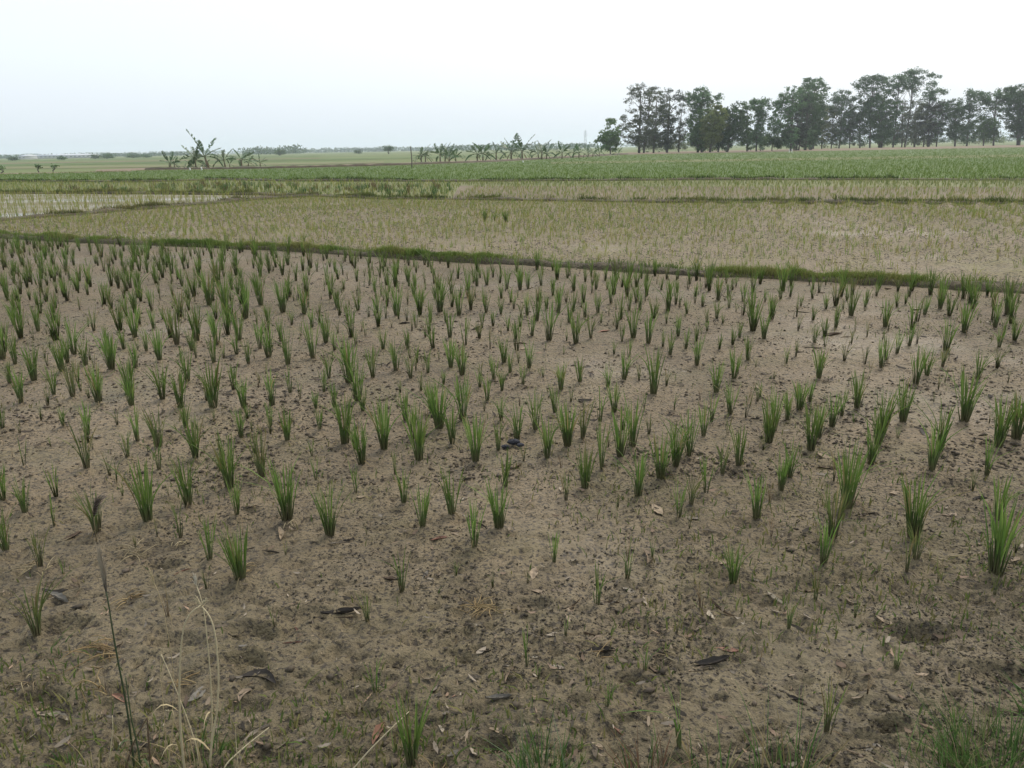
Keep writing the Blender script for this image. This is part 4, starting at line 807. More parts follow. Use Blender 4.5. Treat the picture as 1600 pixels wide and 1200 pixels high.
# ---------------------------------------------------------------- banana plants
def banana_leaf(seed, droop):
    g = np.random.default_rng(seed); m = 15; t = np.linspace(0, 1, m)
    xs = t * (1 - .25 * droop * t); zs = t * .12 - droop * .9 * t ** 2.2
    w = .098 * np.where(t < .16, .12, np.sin(np.pi * np.clip((t - .14) / .88, 0, 1)) ** .55 + .02)
    mb = MB(); V = []; Q = []
    for sg in (-1, 1):                                   # each half-blade torn into ribbons along the veins
        for i in range(1, m - 1):
            if g.random() < .10 and i > 4: continue
            gp = .25 * (g.random() < .55); t2 = i + 1 - gp
            e0 = g.uniform(-.45, .1); sweep = .05
            a0 = np.array([xs[i], 0, zs[i]]); a1 = np.array([np.interp(t2, range(m), xs), 0, np.interp(t2, range(m), zs)])
            o0 = a0 + np.array([sweep, sg * w[i], e0 * w[i] + .3 * w[i]]); o1 = a1 + np.array([sweep, sg * np.interp(t2, range(m), w), (e0 + .3) * w[i]])
            c = np.array([.062, .115, .045]) * g.uniform(.75, 1.35); mb.add([a0, a1, o1, o0], [(0, 1, 2, 3)], None, c)
    tube(mb, np.stack([xs, xs * 0, zs - .008], -1), .014 * (1 - .8 * t), 4, (.11, .15, .06))
    return mb.mesh('leaf')
BL = [[banana_leaf(40 + k * 3 + j, d) for j in range(3)] for k, d in enumerate((.02, .15, .38, .75))]
BD = BL[1][0].copy(); BD.name = 'dead_leaf'; BD.materials.clear()
for q in BD.color_attributes['Col'].data: q.color = (.16, .115, .06, 1)
def banana(px, py, top, label, seed, nl=8, lean=0, wind=0.0, group='banana plants beyond the green paddy', Yo=None, small=False):
    k_ = seed; g = np.random.default_rng(seed); Y = float(G(px, py)[1]) if Yo is None else Yo; p0 = PY(px, py, Y); H = max(PY(px, top, Y)[2] * .93, .8)
    root = empty('banana_plant', (p0[0], Y, -.02)); hs = H * (.38 if not small else .22); L = (H - hs) * 1.45
    mb = MB(); t = np.linspace(0, 1, 6); r0 = .035 * H + .03
    tube(mb, np.stack([lean * hs * t ** 1.5, 0 * t, hs * t], -1), r0 * (1 - .45 * t), 8, (1, 1, 1)); mb.obj('pseudostem', M['pstem'], root, True)
    for i in range(nl):
        az = i * 2.4 + g.normal(0, .35); up = (i + .5) / nl                        # young leaves upright, old ones spread and droop
        el = math.radians(2 + 52 * up ** 1.1 + g.normal(0, 9)); me = BL[3 if up < .2 else 2 if up < .6 else 1][int(g.integers(0, 3))]
        o = obj('leaf', me, M['banana'], root); o.location = (lean * hs, 0, hs * (.93 + .07 * up))
        azx = math.atan2(math.sin(az), math.cos(az) - wind)
        o.rotation_mode = 'XYZ'; o.rotation_euler = (g.normal(0, .5), -el, azx); s = L * g.uniform(.8, 1.1) * (.8 + .2 * up); o.scale = (s, s * 1.15, s)
    if not small and k_ % 2 == 0:                             # a dead leaf hanging along the stem
        o = obj('dead_leaf', BD, M['dry'], root); o.location = (lean * hs, 0, hs * .9); o.rotation_euler = (0, .95, g.uniform(0, 6.28)); o.scale = (L * .5,) * 3
    tag(root, label, 'banana plant', group)
gb = lambda u: 230 + u / 8; gy = lambda v: 195 + v / 8
for k, (u, v, tp, lab, kw) in enumerate([
    (290, 556, 340, 'leafy young banana plant beside a shorter companion at the row end', {}), (345, 551, 390, 'short thin banana plant next to a leafy young one', dict(nl=6)),
    (468, 551, 465, 'tiny banana sucker standing alone before the tallest clump', dict(nl=5, small=True)), (612, 551, 235, 'wide banana plant with blackish drooping leaves at the side of the tallest', dict(nl=10, wind=.35)),
    (755, 547, 95, 'tallest banana plant with large wind-swept leaves', dict(nl=9, lean=-.12, wind=.4)), (715, 547, 420, 'low brown-leaved sucker at the foot of the tallest banana', dict(nl=6, small=True)), (585, 549, 420, 'low sucker at the foot of the wide dark banana', dict(nl=6, small=True)),
    (980, 547, 250, 'banana plant with one long leaf stretched out sideways', dict(nl=9, lean=-.1, wind=.3)), (1035, 545, 410, 'small banana with a single arching leaf', dict(nl=4)),
    (1185, 535, 250, 'slim banana plant with a round leaf crown on a bare stem', dict(nl=8)), (1270, 530, 360, 'low banana beside the slim round-crowned one', dict(nl=7)), (1415, 528, 370, 'low dark banana plant closing the tall clump', dict(nl=7))]):
    banana(gb(u), gy(v), gy(tp), lab, 500 + k, Yo=float(G(315, 263.5)[1]) + (k % 3) * .8, **kw)
gb = lambda u: 630 + u / 4.571; gy = lambda v: 195 + v / 4.571
ROWB = [(85, 265, 220, 1), (130, 264, 138, 0), (160, 262, 150, 0), (265, 262, 122, 0), (300, 265, 128, 0), (330, 268, 140, 0), (375, 260, 165, 0), (450, 244, 205, 1), (530, 252, 120, 0), (570, 252, 112, 0), (625, 248, 200, 1), (665, 250, 92, 0), (690, 246, 210, 1),
        (745, 242, 170, 1), (772, 243, 78, 0), (820, 238, 170, 1), (850, 241, 68, 0), (900, 232, 190, 1), (965, 240, 125, 0), (990, 241, 90, 0), (1025, 240, 128, 0), (1075, 236, 200, 1), (1135, 237, 120, 0), (1215, 231, 125, 0), (1255, 232, 128, 0), (1320, 227, 138, 0), (1355, 223, 148, 0), (1400, 221, 140, 0), (1530, 215, 165, 1)]
side = ['beside the thin wooden pole', 'near the thin wooden pole', 'in the open start of the row', 'in the crowded middle of the row', 'in the far thinning row toward the trees']
for k, (u, v, tp, sm) in enumerate(ROWB):
    h = v - tp; sz = 'knee-high' if sm else 'tall' if h > 150 else 'mid-height' if h > 115 else 'short'
    pl = side[0] if k < 1 else side[1] if k < 3 else side[2] if k < 8 else side[3] if k < 22 else side[4]
    banana(gb(u), gy(v) + 1.0, gy(tp), f'{sz} {"banana sucker" if sm else "spreading banana plant"} {pl}', 600 + k, nl=6 if sm else 9, small=bool(sm), group='row of banana plants along the dirt path')

# ---------------------------------------------------------------- trees
def tree(px, py, trunk_top, lobes, label, seed, col=(.05, .075, .03), leaf=.22, lean=0, r=.22, name='tree', group='trees along the far verge', fill=1.0, limbs=12, Yo=None, stems=1):
    """lobes: (x, y, rx, ry, clumps) outline of each foliage mass; every mass gets its own depth, clumps of leaf-sized faces and limbs reaching in"""
    g = np.random.default_rng(seed); Y = float(G(px, py)[1]) if Yo is None else Yo; b = PY(px, py, Y); sc = math.hypot(b[0], Y) / F_PX * 1.0
    sc = Y / F_PX * 1.03; root = empty(name, (b[0], Y, -.02)); off = np.array([b[0], Y, 0.])
    top = PY(px + lean, trunk_top, Y) - off; mb = MB(); tt = np.linspace(0, 1, 9)
    base = top * np.array([0, 0, 0]); pts = np.stack([top[0] * tt ** 1.3 + .12 * np.sin(tt * 5 + seed), .1 * np.sin(tt * 4), top[2] * tt], -1); pts[0, 2] = -.05
    tube(mb, pts, r * (1.25 - tt) / 1.25 + .03, 8); mb.obj('trunk', M['bark'], root, True)
    if stems > 1:
        for q in range(stems - 1):
            mb = MB(); sg = g.choice([-1, 1]) * g.uniform(.5, 1.4); p2 = pts * np.array([1, 1, .85]) + np.stack([sg * (.35 + tt), g.uniform(-.6, .6) + 0 * tt, 0 * tt], -1); tube(mb, p2, .7 * r * (1.25 - tt) / 1.25 + .02, 7); mb.obj('trunk', M['bark'], root, True)
    cl = []
    for (lx, ly, rx, ry, nc) in lobes:
        c = PY(lx, ly, Y) - off; R3 = np.array([rx * sc, min(rx, 1.3 * max(rx, ry)) * sc * .85, ry * sc])
        d = g.normal(0, 1, (nc, 3)); nc = int(nc * 1.7); d = g.normal(0, 1, (nc, 3)); d /= np.linalg.norm(d, axis=1)[:, None]; q = g.random(nc) ** (1 / 3.2) * 1.08
        cl.append(c + d * q[:, None] * R3 * np.array([1, 1, 1]))
    cl = np.concatenate(cl); cl[:, 2] = np.maximum(cl[:, 2], .5)
    lb = MB(); idx = g.choice(len(cl), min(limbs * 2, len(cl)), replace=False)
    for i in idx:
        e = cl[i]; f = np.clip(e[2] / max(top[2], .1) - g.uniform(.12, .35), .12, .97); s = np.array([np.interp(f, tt, pts[:, k]) for k in range(3)])
        mid = (s + e) / 2 + np.array([0, 0, .12 * np.linalg.norm(e[:2] - s[:2])]) + g.normal(0, .15, 3); u = np.linspace(0, 1, 5)[:, None]
        tube(lb, (1 - u) ** 2 * s + 2 * u * (1 - u) * mid + u ** 2 * e, r * .32 * (1 - f * .4) * (1.1 - np.linspace(0, 1, 5)), 4)
    lb.obj('limbs', M['bark'], root, True)
    nl = max(10, int(58 * fill ** .7)); N = len(cl) * nl
    cr = g.uniform(.38, .85, len(cl)) * (sc / .16)
    P_ = np.repeat(cl, nl, 0) + g.normal(0, .55, (N, 3)) * np.repeat(cr, nl)[:, None] * np.array([1, 1, .62])
    P_[:, 2] = np.maximum(P_[:, 2], .25)
    n_ = g.normal(0, 1, (N, 3)) + np.array([0, 0, .6]); n_ /= np.linalg.norm(n_, axis=1)[:, None]
    u = np.cross(n_, g.normal(0, 1, (N, 3))); u /= np.linalg.norm(u, axis=1)[:, None]; v = np.cross(n_, u)
    s = leaf * .95 * g.uniform(.55, 1.25, N)[:, None]
    V = np.stack([P_ - u * s, P_ - v * s * .55, P_ + u * s, P_ + v * s * .55], 1).reshape(-1, 3)
    c = np.array(col) * np.repeat(g.uniform(.72, 1.3, len(cl)), nl)[:, None] * g.uniform(.75, 1.25, (N, 1))
    obj('crown', mesh_np('crown', V, np.arange(N * 4).reshape(-1, 4), None, np.repeat(c, 4, 0)), M['leaf'], root)
    return tag(root, label, 'tree', group)
DK = (.062, .115, .038); MD = (.09, .155, .046); OL = (.15, .185, .055); PU = (.105, .125, .066); BLG = (.09, .15, .066)
a3 = lambda L: [(920 + x / 4.444, 90 + y / 4.444, rx / 4.444, ry / 4.444, n) for x, y, rx, ry, n in L]
a4 = lambda L: [(1260 + x / 4.706, 90 + y / 4.706, rx / 4.706, ry / 4.706, n) for x, y, rx, ry, n in L]
bx3 = lambda x: 920 + x / 4.444
bx4 = lambda x: 1260 + x / 4.706
y3 = lambda y: 90 + y / 4.444
y4 = lambda y: 90 + y / 4.706
T = [
 (bx3(150), 240.5, y3(500), a3([(165, 500, 40, 60, 9), (100, 550, 45, 40, 9), (175, 575, 40, 30, 6), (165, 450, 25, 22, 4)]), 'small tree with round separate leaf clumps at the end of the banana row', 1, MD, .26, 2, .12, .6, 8),
 (bx3(352), 239, y3(230), a3([(350, 330, 75, 120, 34), (330, 480, 110, 90, 34), (270, 520, 55, 60, 14), (360, 230, 45, 40, 8)]), 'tall airy sparse-leaved tree at the open end of the tree row', 2, PU, .21, 1, .26, .45, 22),
 (bx3(385), 239, y3(260), a3([(440, 330, 65, 110, 26), (420, 480, 60, 90, 22), (470, 240, 30, 35, 6)]), 'slim airy tree close behind the tall sparse one', 3, PU, .21, 10, .2, .45, 16),
 (bx3(450), 239, y3(280), a3([(500, 350, 60, 110, 22), (450, 520, 45, 60, 14)]), 'thin grey-leaved tree with two stems', 4, PU, .21, 6, .2, .45, 14),
 (bx3(540), 238.5, y3(270), a3([(590, 320, 65, 85, 22), (545, 440, 50, 50, 18), (535, 560, 55, 50, 18), (630, 480, 70, 80, 12)]), 'tree with a green lower mass and a see-through top', 5, (.055, .075, .04), .21, 6, .24, .6, 18),
 (bx3(620), 238, y3(300), a3([(690, 360, 50, 80, 9), (660, 500, 60, 60, 8)]), 'half-bare thin tree in the gap of the row', 6, PU, .2, 8, .12, .35, 12),
 (bx3(755), 238, y3(250), a3([(800, 290, 90, 70, 40), (740, 310, 45, 60, 12), (770, 520, 60, 70, 26)]), 'tall tree with a rounded light top above a dark base', 7, BLG, .22, 8, .25, .7, 20),
 (bx3(785), 238, y3(420), a3([(790, 430, 70, 70, 34), (780, 540, 60, 60, 24)]), 'dense green tree standing under the rounded tall top', 8, MD, .22, 3, .22, 1, 12),
 (bx3(845), 238, y3(400), a3([(870, 430, 70, 85, 44), (850, 540, 55, 45, 22)]), 'bushy mid-green tree with a full low crown', 9, OL, .22, 5, .2, 1, 12),
 (bx3(900), 237.5, y3(420), a3([(930, 440, 60, 80, 38), (910, 540, 45, 45, 16)]), 'rounded green tree beside the bushy mid-green one', 10, MD, .22, 5, .18, 1, 12),
 (bx3(955), 237.5, y3(430), a3([(1000, 420, 55, 80, 30), (1040, 510, 60, 55, 22)]), 'dark tree with paired trunks leaning away from the row', 11, DK, .22, 14, .17, .9, 12, 2),
 (bx3(1095), 236.5, y3(380), a3([(1095, 370, 40, 60, 18), (1085, 480, 50, 60, 20)]), 'slender dark tree before the wedge-shaped one', 12, MD, .21, 1, .15, .7, 10),
 (bx3(1160), 236.5, y3(320), a3([(1195, 330, 62, 38, 24), (1195, 400, 34, 50, 18), (1185, 460, 18, 30, 6), (1170, 520, 32, 40, 8)]), 'wedge-shaped tree, broad on top and narrow below', 13, BLG, .2, 7, .16, .8, 14),
 (bx3(1195), 236, y3(560), a3([(1195, 580, 35, 30, 12)]), 'low round bush beside the wedge-shaped tree', 14, MD, .2, 0, .08, .9, 6),
 (bx3(1275), 235.5, y3(550), a3([(1270, 565, 60, 40, 26), (1300, 590, 50, 28, 14)]), 'broad low dark bush with a flat base', 15, DK, .2, 0, .1, 1, 6),
 (bx3(1405), 235.5, y3(240), a3([(1400, 290, 70, 80, 34), (1340, 400, 70, 110, 36), (1320, 480, 50, 60, 14)]), 'tall airy grey-green tree opening the tall wood', 16, BLG, .22, 2, .24, .55, 20),
 (bx3(1440), 235, y3(300), a3([(1450, 420, 70, 130, 50), (1430, 530, 70, 50, 20)]), 'grey-green leafy tree with clustered trunks', 17, (.05, .062, .042), .22, 2, .22, .7, 16, 3),
 (bx3(1500), 234.5, y3(190), a3([(1540, 230, 80, 75, 40), (1510, 330, 60, 60, 18)]), 'high light-topped tree over the dark dense ones', 18, BLG, .22, 8, .26, .6, 18),
 (bx3(1540), 234, y3(380), a3([(1550, 400, 65, 110, 54), (1530, 520, 60, 50, 24)]), 'dense blackish-green tree beneath the high light top', 19, DK, .23, 2, .24, 1, 12, 2),
 (bx4(50), 231.5, y4(200), a4([(60, 230, 80, 70, 30), (30, 400, 70, 110, 44), (120, 350, 60, 60, 16)]), 'dark tall tree with a loose pale crest', 20, DK, .22, 2, .24, .8, 16, 2),
 (bx4(115), 232, y4(440), a4([(120, 460, 65, 85, 32), (90, 520, 40, 40, 10)]), 'small olive-yellow leafy tree at the front of the wood', 21, OL, .21, 1, .15, .8, 10),
 (bx4(185), 231.5, y4(420), a4([(180, 470, 50, 90, 28)]), 'slim leaning olive tree next to the olive-yellow one', 22, (.07, .085, .04), .21, 2, .14, .8, 10),
 (bx4(240), 231.5, y4(300), a4([(275, 300, 65, 50, 26), (260, 390, 55, 60, 24), (290, 480, 60, 60, 20)]), 'tree with a dark rounded head over speckled lower leaves', 23, DK, .21, 6, .18, .8, 14),
 (bx4(315), 231, y4(430), a4([(330, 460, 55, 85, 28)]), 'speckled grey-green tree in the front of the wood', 24, (.06, .08, .045), .21, 2, .14, .7, 10),
 (bx4(390), 230.5, y4(380), a4([(390, 420, 65, 120, 48)]), 'dark green tree with a single straight trunk', 25, DK, .22, 0, .17, .9, 12),
 (bx4(465), 230, y4(150), a4([(490, 165, 75, 26, 26), (400, 205, 45, 30, 12), (440, 250, 60, 40, 12), (545, 210, 40, 45, 10)]), 'umbrella-topped tall tree with a flat layered crown', 26, BLG, .22, 5, .22, .6, 16),
 (bx4(540), 229.5, y4(300), a4([(560, 390, 100, 105, 84), (550, 540, 70, 70, 40), (480, 430, 60, 80, 26)]), 'biggest dense dark tree, foliage down to the ground', 27, (.058, .105, .032), .24, 4, .36, 1.1, 12, 2),
 (bx4(640), 229.5, y4(140), a4([(690, 170, 80, 45, 34), (650, 240, 60, 35, 14), (790, 220, 50, 30, 10)]), 'tall flat-topped tree rising behind the biggest dense one', 28, BLG, .22, 9, .22, .65, 16),
 (bx4(725), 229, y4(100), a4([(810, 105, 55, 14, 14), (760, 150, 55, 30, 16), (910, 135, 55, 9, 8), (830, 170, 30, 18, 6)]), 'highest tree with thin level plates of foliage', 29, BLG, .21, 16, .2, .6, 14),
 (bx4(700), 228.5, y4(330), a4([(700, 400, 40, 80, 14), (740, 500, 60, 60, 22)]), 'open thin tree with light showing through', 30, PU, .21, 2, .15, .5, 12),
 (bx4(790), 228.5, y4(340), a4([(810, 380, 75, 60, 34), (820, 520, 75, 80, 40)]), 'purplish dark tree of middle height', 31, PU, .22, 4, .2, .8, 14, 2),
 (bx4(860), 228, y4(180), a4([(925, 230, 45, 40, 14), (1000, 250, 50, 12, 8), (880, 280, 50, 20, 9), (935, 190, 16, 28, 5), (940, 300, 40, 18, 5)]), 'spiky tree with tiers of level branches', 32, BLG, .2, 14, .17, .55, 18),
 (bx4(895), 227.5, y4(380), a4([(920, 420, 75, 90, 48), (900, 540, 60, 60, 26)]), 'brownish dense tree under the spiky tiered one', 33, (.058, .06, .038), .22, 4, .2, .9, 12, 2),
 (bx4(960), 227, y4(400), a4([(980, 430, 50, 90, 28)]), 'dark slim tree at the end of the dense wood', 34, DK, .21, 3, .15, .8, 10),
 (bx4(1095), 225, y4(370), a4([(1060, 370, 50, 50, 24), (1110, 430, 60, 60, 30), (1090, 540, 35, 60, 20)]), 'separate dark tree with a ragged lobed crown', 35, DK, .22, 0, .22, .9, 12),
 (bx4(1180), 225, y4(280), a4([(1215, 300, 65, 55, 32), (1200, 390, 40, 60, 18), (1185, 560, 35, 50, 16), (1260, 420, 40, 40, 8)]), 'tall narrow tree with a light lobed top', 36, BLG, .22, 6, .2, .75, 14),
 (bx4(1300), 224.5, y4(490), a4([(1310, 500, 75, 55, 34), (1340, 560, 45, 40, 12)]), 'low spreading tree leaning over paired trunks', 37, MD, .21, 2, .15, .9, 10, 2),
 (bx4(1375), 224, y4(300), a4([(1400, 320, 90, 75, 46), (1480, 270, 60, 40, 16), (1340, 300, 40, 40, 10)]), 'broad tree with a wide dark head on a bent trunk', 38, DK, .22, 4, .22, .8, 16),
 (bx4(1560), 223.5, y4(250), a4([(1570, 280, 90, 70, 50), (1540, 430, 85, 90, 50), (1600, 480, 70, 80, 30)]), 'massive dark tree on a thick trunk at the row end', 39, DK, .24, 2, .45, .9, 18, 2),
 (bx4(1680), 223, y4(280), a4([(1680, 300, 90, 80, 50), (1700, 440, 80, 80, 40)]), 'dark leafy tree next to the massive one', 40, DK, .24, 2, .3, .9, 14),
]
for t_ in T:
    px, py, tt_, lb, lab, sd_, cl_, lf, ln, r_, fl, lm = t_[:12]; lb = [(a, b, c * 1.2, d * 1.06, n) for a, b, c, d, n in lb] + ([(px + ln * .4, py - 25, 11, 10, 14), (px - 4, py - 14, 8, 6, 5), (px + 5, py - 7, 6, 4, 2)] if sd_ not in (14, 15, 29, 26, 32) else [])
    tree(px, py, tt_, lb, lab, 2000 + sd_, cl_, lf, ln, r_, name='bush' if 'bush ' in lab and 'bushy' not in lab else 'tree', fill=fl, limbs=lm, stems=t_[12] if len(t_) > 12 else 1, Yo=min(float(G(px, py)[1]), 228.0))

# saplings in the far field, shrubs and single trees out on the plain
for k, (px, py, tp, w, lab) in enumerate([(60, 268, 256, 5, 'thin sapling standing in the far pale field'), (84, 266.5, 260, 4, 'low sapling next to a thinner taller one in the far field'), (3, 270, 263, 7, 'dark low shrub by a brown field edge')]):
    tree(px, py, tp + 2, [(px, tp + (py - tp) * .35, w, (py - tp) * .33, 6)], lab, 3000 + k, MD, .10, 0, .04, 'sapling', 'saplings out in the far field', .08, 6, Yo=float(G(px, py)[1]))
for k, (px, tp, w, D, lab) in enumerate([(149, 243, 5, 420, 'small far dark tree before the long white shed'), (168, 241.5, 8, 400, 'wider far tree beside the long white shed'), (208, 241, 8, 450, 'far rounded tree beyond the shed end'), (229, 243, 5, 460, 'little far tree next to the rounded one'), (437, 235, 6, 420, 'far dark tree standing clear behind the low banana plants'),
        (560, 235, 4, 480, 'very small far tree alone on the plain'), (607, 229, 5, 380, 'compact dark round-headed tree alone on the plain'), (96, 246.5, 4, 380, 'tiny far shrub before the white shed'), (20, 246.5, 4, 380, 'tiny far shrub at the shed end')]):
    hz = 231.5 - (px - 800) * .01746; by = hz + CAM_H * F_PX / D
    tree(px, by, tp + 1, [(px, tp + 2.5, w, 2.6, 9), (px + w * .4, tp + 3.6, w * .7, 2, 5)], lab, 3100 + k, DK, .35, 0, .25, 'tree', 'single trees far out on the plain', .3, 5, Yo=D)
# thickets behind the tree row
for k, (x0, D, n) in enumerate([(1060, 300, 10), (1240, 310, 8), (1425, 330, 9), (1530, 330, 9)]):
    hz = 231.5 - (x0 - 800) * .01746; by = hz + CAM_H * F_PX / D
    tree(x0, by, by - 9, [(x0 + q * 9 - n * 4, by - 4 - (q * 7 % 5), 7, 3.5 + (q * 3 % 4), 4) for q in range(n)], ['low thicket seen through the gap of the thin half-bare tree', 'low thicket behind the flat dark bush', 'low thicket behind the purplish dark tree', 'low thicket behind the low spreading tree'][k], 3200 + k, OL, .3, 0, .1, 'thicket', 'thickets behind the tree row', .35, 6, Yo=D)
# far wood: a bluish mass along the horizon
g = np.random.default_rng(91); Vs = []; n = 0; cs = []
for (xa, xb, D, hmax, dn) in [(-200, 300, 900, 4.5, 2.2), (380, 480, 900, 6, 2), (385, 470, 700, 6.5, 3), (450, 930, 1300, 8, 1.6), (-300, 1900, 2200, 11, 1.2), (690, 960, 600, 4.5, 1.5), (1010, 1700, 700, 7, 1.5)]:
    pa, pb = PY(xa, 235, D)[0], PY(xb, 235, D)[0]; m = int((pb - pa) * dn)
    x = g.uniform(pa, pb, m); hh = hmax * (.25 + .9 * fbm(x / 60, x * 0 + D, 8)); z = hh * g.random(m); y = D + g.normal(0, 8, m)
    for q in range(7):
        P_ = np.stack([x + g.normal(0, 1.6, m), y, z + g.normal(0, .6, m)], -1); P_[:, 2] = np.maximum(P_[:, 2], .5); s = g.uniform(.6, 1.5, (m, 1)) * min(D, 1300) / 1000
        nn = g.normal(0, 1, (m, 3)); nn /= np.linalg.norm(nn, axis=1)[:, None]; u = np.cross(nn, g.normal(0, 1, (m, 3))); u /= np.linalg.norm(u, axis=1)[:, None]; v = np.cross(nn, u)
        Vs.append(np.stack([P_ - u * s, P_ - v * s * .7, P_ + u * s, P_ + v * s * .7], 1).reshape(-1, 3))
V = np.concatenate(Vs); C = np.repeat(np.array(DK) * g.uniform(.7, 1.3, (len(V) // 4, 1)), 4, 0)
tag(obj('far_woods', mesh_np('far_woods', V, np.arange(len(V)).reshape(-1, 4), None, C), M['leaf']), 'bluish far woods and hedges along the horizon', 'woods', kind='stuff')

# ---------------------------------------------------------------- pole, stakes, sheds, pylon
def pole(name, px, py, top, r, mt, label, cat, group=None, Yo=None):
    Y = float(G(px, py)[1]) if Yo is None else Yo; b = PY(px, py, Y); h = PY(px, top, Y)[2]; mb = MB(); t = np.linspace(0, 1, 6)
    tube(mb, np.stack([.03 * np.sin(t * 4), 0 * t, -.1 + (h + .1) * t], -1), r * (1.1 - .3 * t), 7); o = mb.obj(name, mt, None, True); o.location = (b[0], Y, 0); tag(o, label, cat, group)
pole('wooden_pole', 643.5, 262, 229, .05, M['bark'], 'thin dark wooden pole standing in the green paddy before the banana row', 'pole')
for k, (px, py, tp, lab) in enumerate([(297, 266, 262.5, 'short white marker stake below the wide dark banana'), (315, 266, 261, 'taller white marker stake below the tallest banana'), (1233, 238, 233, 'white stake with a twin before the clustered trunks'), (1237, 238, 233, 'white stake, twin of another, before the clustered trunks'), (817, 253.5, 251, 'low white stake among the middle bananas')]):
    pole('marker_stake', px, py, tp, .07, M['white'], lab, 'stake', 'white stakes at the paddy edge')
def box(mb, c, s, col=(1, 1, 1)):
    V = np.array([(x, y, z) for z in (0, 1) for y in (-.5, .5) for x in (-.5, .5)]) * np.array(s) + np.array(c); mb.add(V, [(0, 2, 3, 1), (4, 5, 7, 6), (0, 1, 5, 4), (1, 3, 7, 5), (3, 2, 6, 7), (2, 0, 4, 6)], None, col)
def shed(x0, x1, D, h, label, nbay):
    a, b = PY(x0, 245, D)[0], PY(x1, 245, D)[0]; L = b - a; root = empty('long_shed', ((a + b) / 2, D, -.15)); dp = 14
    mb = MB(); box(mb, (0, 0, 0), (L, dp, h * .7)); mb.obj('wall', M['white'], root)
    mb = MB(); e = .6; V = [(-L / 2 - e, -dp / 2 - e, h * .7 + .003), (L / 2 + e, -dp / 2 - e, h * .7 + .003), (L / 2 + e, dp / 2 + e, h * .7 + .003), (-L / 2 - e, dp / 2 + e, h * .7 + .003), (-L / 2 - e, 0, h * 1.15), (L / 2 + e, 0, h * 1.15)]
    mb.add(V, [(0, 1, 5, 4), (2, 3, 4, 5), (3, 2, 1, 0)], [(0, 4, 3), (1, 2, 5)]); mb.obj('roof', M['roof'], root)
    for k in range(nbay):
        mb = MB(); box(mb, (-L / 2 + (k + .5) * L / nbay, -dp / 2 - .02, .9), (L / nbay * .5, .1, h * .28)); mb.obj('window', M['steel'], root)
    tag(root, label, 'shed', 'pale sheds on the horizon')
shed(56, 148, 640, 2.6, 'long low white shed with a pale roof on the horizon', 14)
shed(38, 49, 560, 2.6, 'small white shed beside the long one on the horizon', 2)
def pylon(px, top, D):
    b = PY(px, 232, D); H = PY(px, top, D)[2]; root = empty('power_pylon', (b[0], D, -.15)); w0, w1 = H * .10, H * .016
    zs = H * np.array([0, .2, .38, .54, .68, .8, .9, 1.]); ws = w0 + (w1 - w0) * (zs / H) ** .7; r = .16
    for sx, sy in ((-1, -1), (1, -1), (1, 1), (-1, 1)):
        mb = MB(); tube(mb, np.stack([sx * ws, sy * ws, zs], -1), r, 4); mb.obj('leg', M['steel'], root)
    mb = MB()
    for i in range(7):
        for (a, c) in (((-1, -1), (1, -1)), ((1, -1), (1, 1)), ((1, 1), (-1, 1)), ((-1, 1), (-1, -1))):
            for (p, q) in ((a, c), (c, a)): tube(mb, [(p[0] * ws[i], p[1] * ws[i], zs[i]), (q[0] * ws[i + 1], q[1] * ws[i + 1], zs[i + 1])], r * .6, 3, cap=False)
    mb.obj('bracing', M['steel'], root)
    for z in (.68, .8, .9):
        mb = MB(); l = H * .13 * (1.3 - z * .5); tube(mb, [(-l, 0, H * z + .5), (0, 0, H * z - .6), (l, 0, H * z + .5)], r * .8, 4); tube(mb, [(-l, 0, H * z + .5), (0, 0, H * z + 1), (l, 0, H * z + .5)], r * .7, 4); mb.obj('crossarm', M['steel'], root)
    tag(root, 'faint grey lattice power pylon rising from the hazy horizon', 'pylon')
pylon(914.5, 203, 1350)

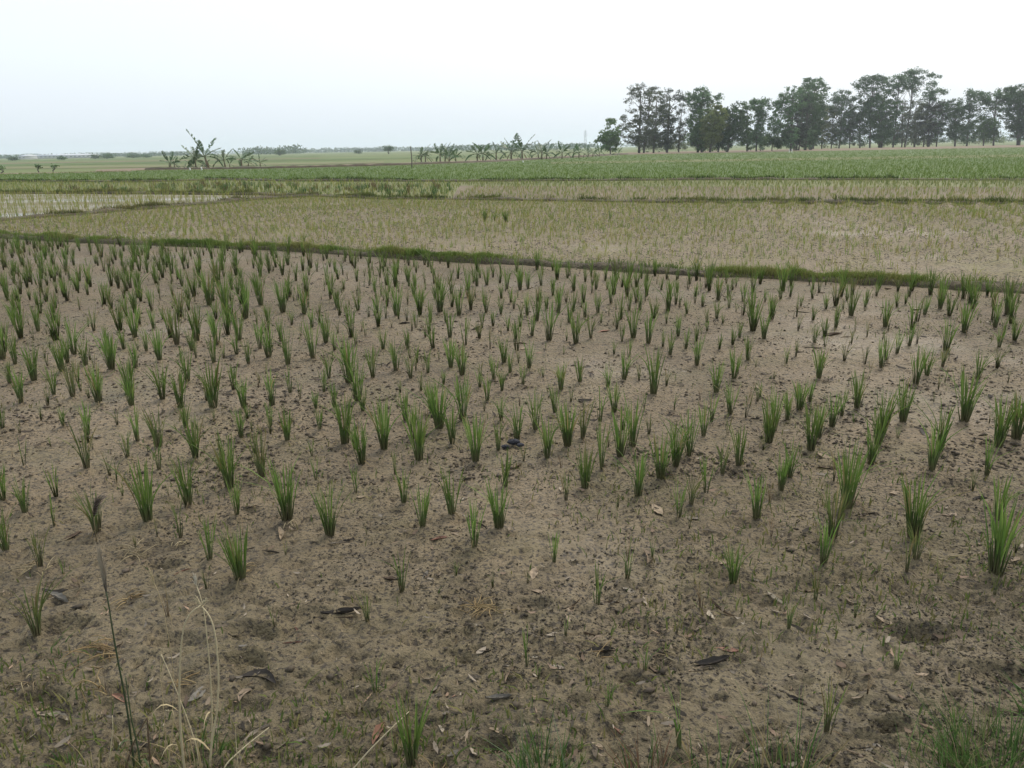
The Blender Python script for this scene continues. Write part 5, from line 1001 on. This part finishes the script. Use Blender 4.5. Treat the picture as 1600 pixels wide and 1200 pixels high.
# ---------------------------------------------------------------- labels of the rice plants and the fallen leaves
RXY = np.array([(r[1], r[2]) for r in RICE]); ALL = np.array([(r[0], r[1]) for r in near + rest]); LXY = np.array([(l[0], l[1]) for l in leaf_at])
for (e, x, y, h, n, tone) in RICE:
    size = 'tall' if h > .29 else 'medium-high' if h > .2 else 'short'
    full = 'bushy' if n >= 14 else 'full' if n >= 9 else 'slender' if n >= 5 else 'spindly'
    colr = {'g': 'green', 'y': 'yellowing', 'd': 'withered brown'}[tone]
    d = np.sort(np.hypot(RXY[:, 0] - x, RXY[:, 1] - y))[1]; dl = np.hypot(LXY[:, 0] - x, LXY[:, 1] - y); j = int(dl.argmin())
    if dl[j] < .10 + .01 * y: pl = f'right beside a {LN[leaf_at[j][3]]} {dict(f="flat", c="curled", s="rolled")[leaf_at[j][4]]} dead leaf'
    elif fA(x) - y < 1.6: pl = 'close before the grassy bund'
    elif d > .36: pl = 'standing alone on open mud'
    elif d < .13: pl = 'crowded against a ' + (lambda q: f'{"bushy" if q[4] >= 14 else "full" if q[4] >= 9 else "slender" if q[4] >= 5 else "spindly"} neighbour')(RICE[int(np.argsort(np.hypot(RXY[:, 0] - x, RXY[:, 1] - y))[1])])
    else:
        q = RICE[int(np.argsort(np.hypot(RXY[:, 0] - x, RXY[:, 1] - y))[1])]
        pl = ('in the loose rows' if y < 5.5 else 'in the packed far rows') + f' by a {"taller" if q[3] > h * 1.1 else "lower" if q[3] < h * .9 else "like-sized"} {"bushy" if q[4] >= 14 else "full" if q[4] >= 9 else "slender" if q[4] >= 5 else "spindly"} one'
    lx, ly = G(808, 690)
    if math.hypot(x - lx, y - ly) < .12: pl = 'rising behind the blackish lump'
    tag(e, f'{size} {full} {colr} rice plant {pl}', 'rice plant', 'rice plants of the near muddy paddy')
for (x, y, L, cl, fm, o) in leaf_at:
    d = np.hypot(RXY[:, 0] - x, RXY[:, 1] - y); k = int(d.argmin()); r = RICE[k]; d2 = np.sort(np.hypot(LXY[:, 0] - x, LXY[:, 1] - y))[1]
    sz = 'long' if L > .085 else 'medium' if L > .045 else 'small'
    pl = f'at the foot of a {"bushy" if r[4] >= 14 else "full" if r[4] >= 9 else "thin"} {dict(g="green", y="yellowing", d="withered")[r[5]]} rice plant' if d[k] < .13 else 'touching another dead leaf' if d2 < .07 else 'on open bare mud' if y < 3.2 else 'between the rice rows'
    tag(o, f'{sz} {LN[cl]} {dict(f="flat", c="curled", s="rolled stick-like")[fm]} dead leaf {pl}', 'dead leaf', 'dead leaves lying on the near mud')
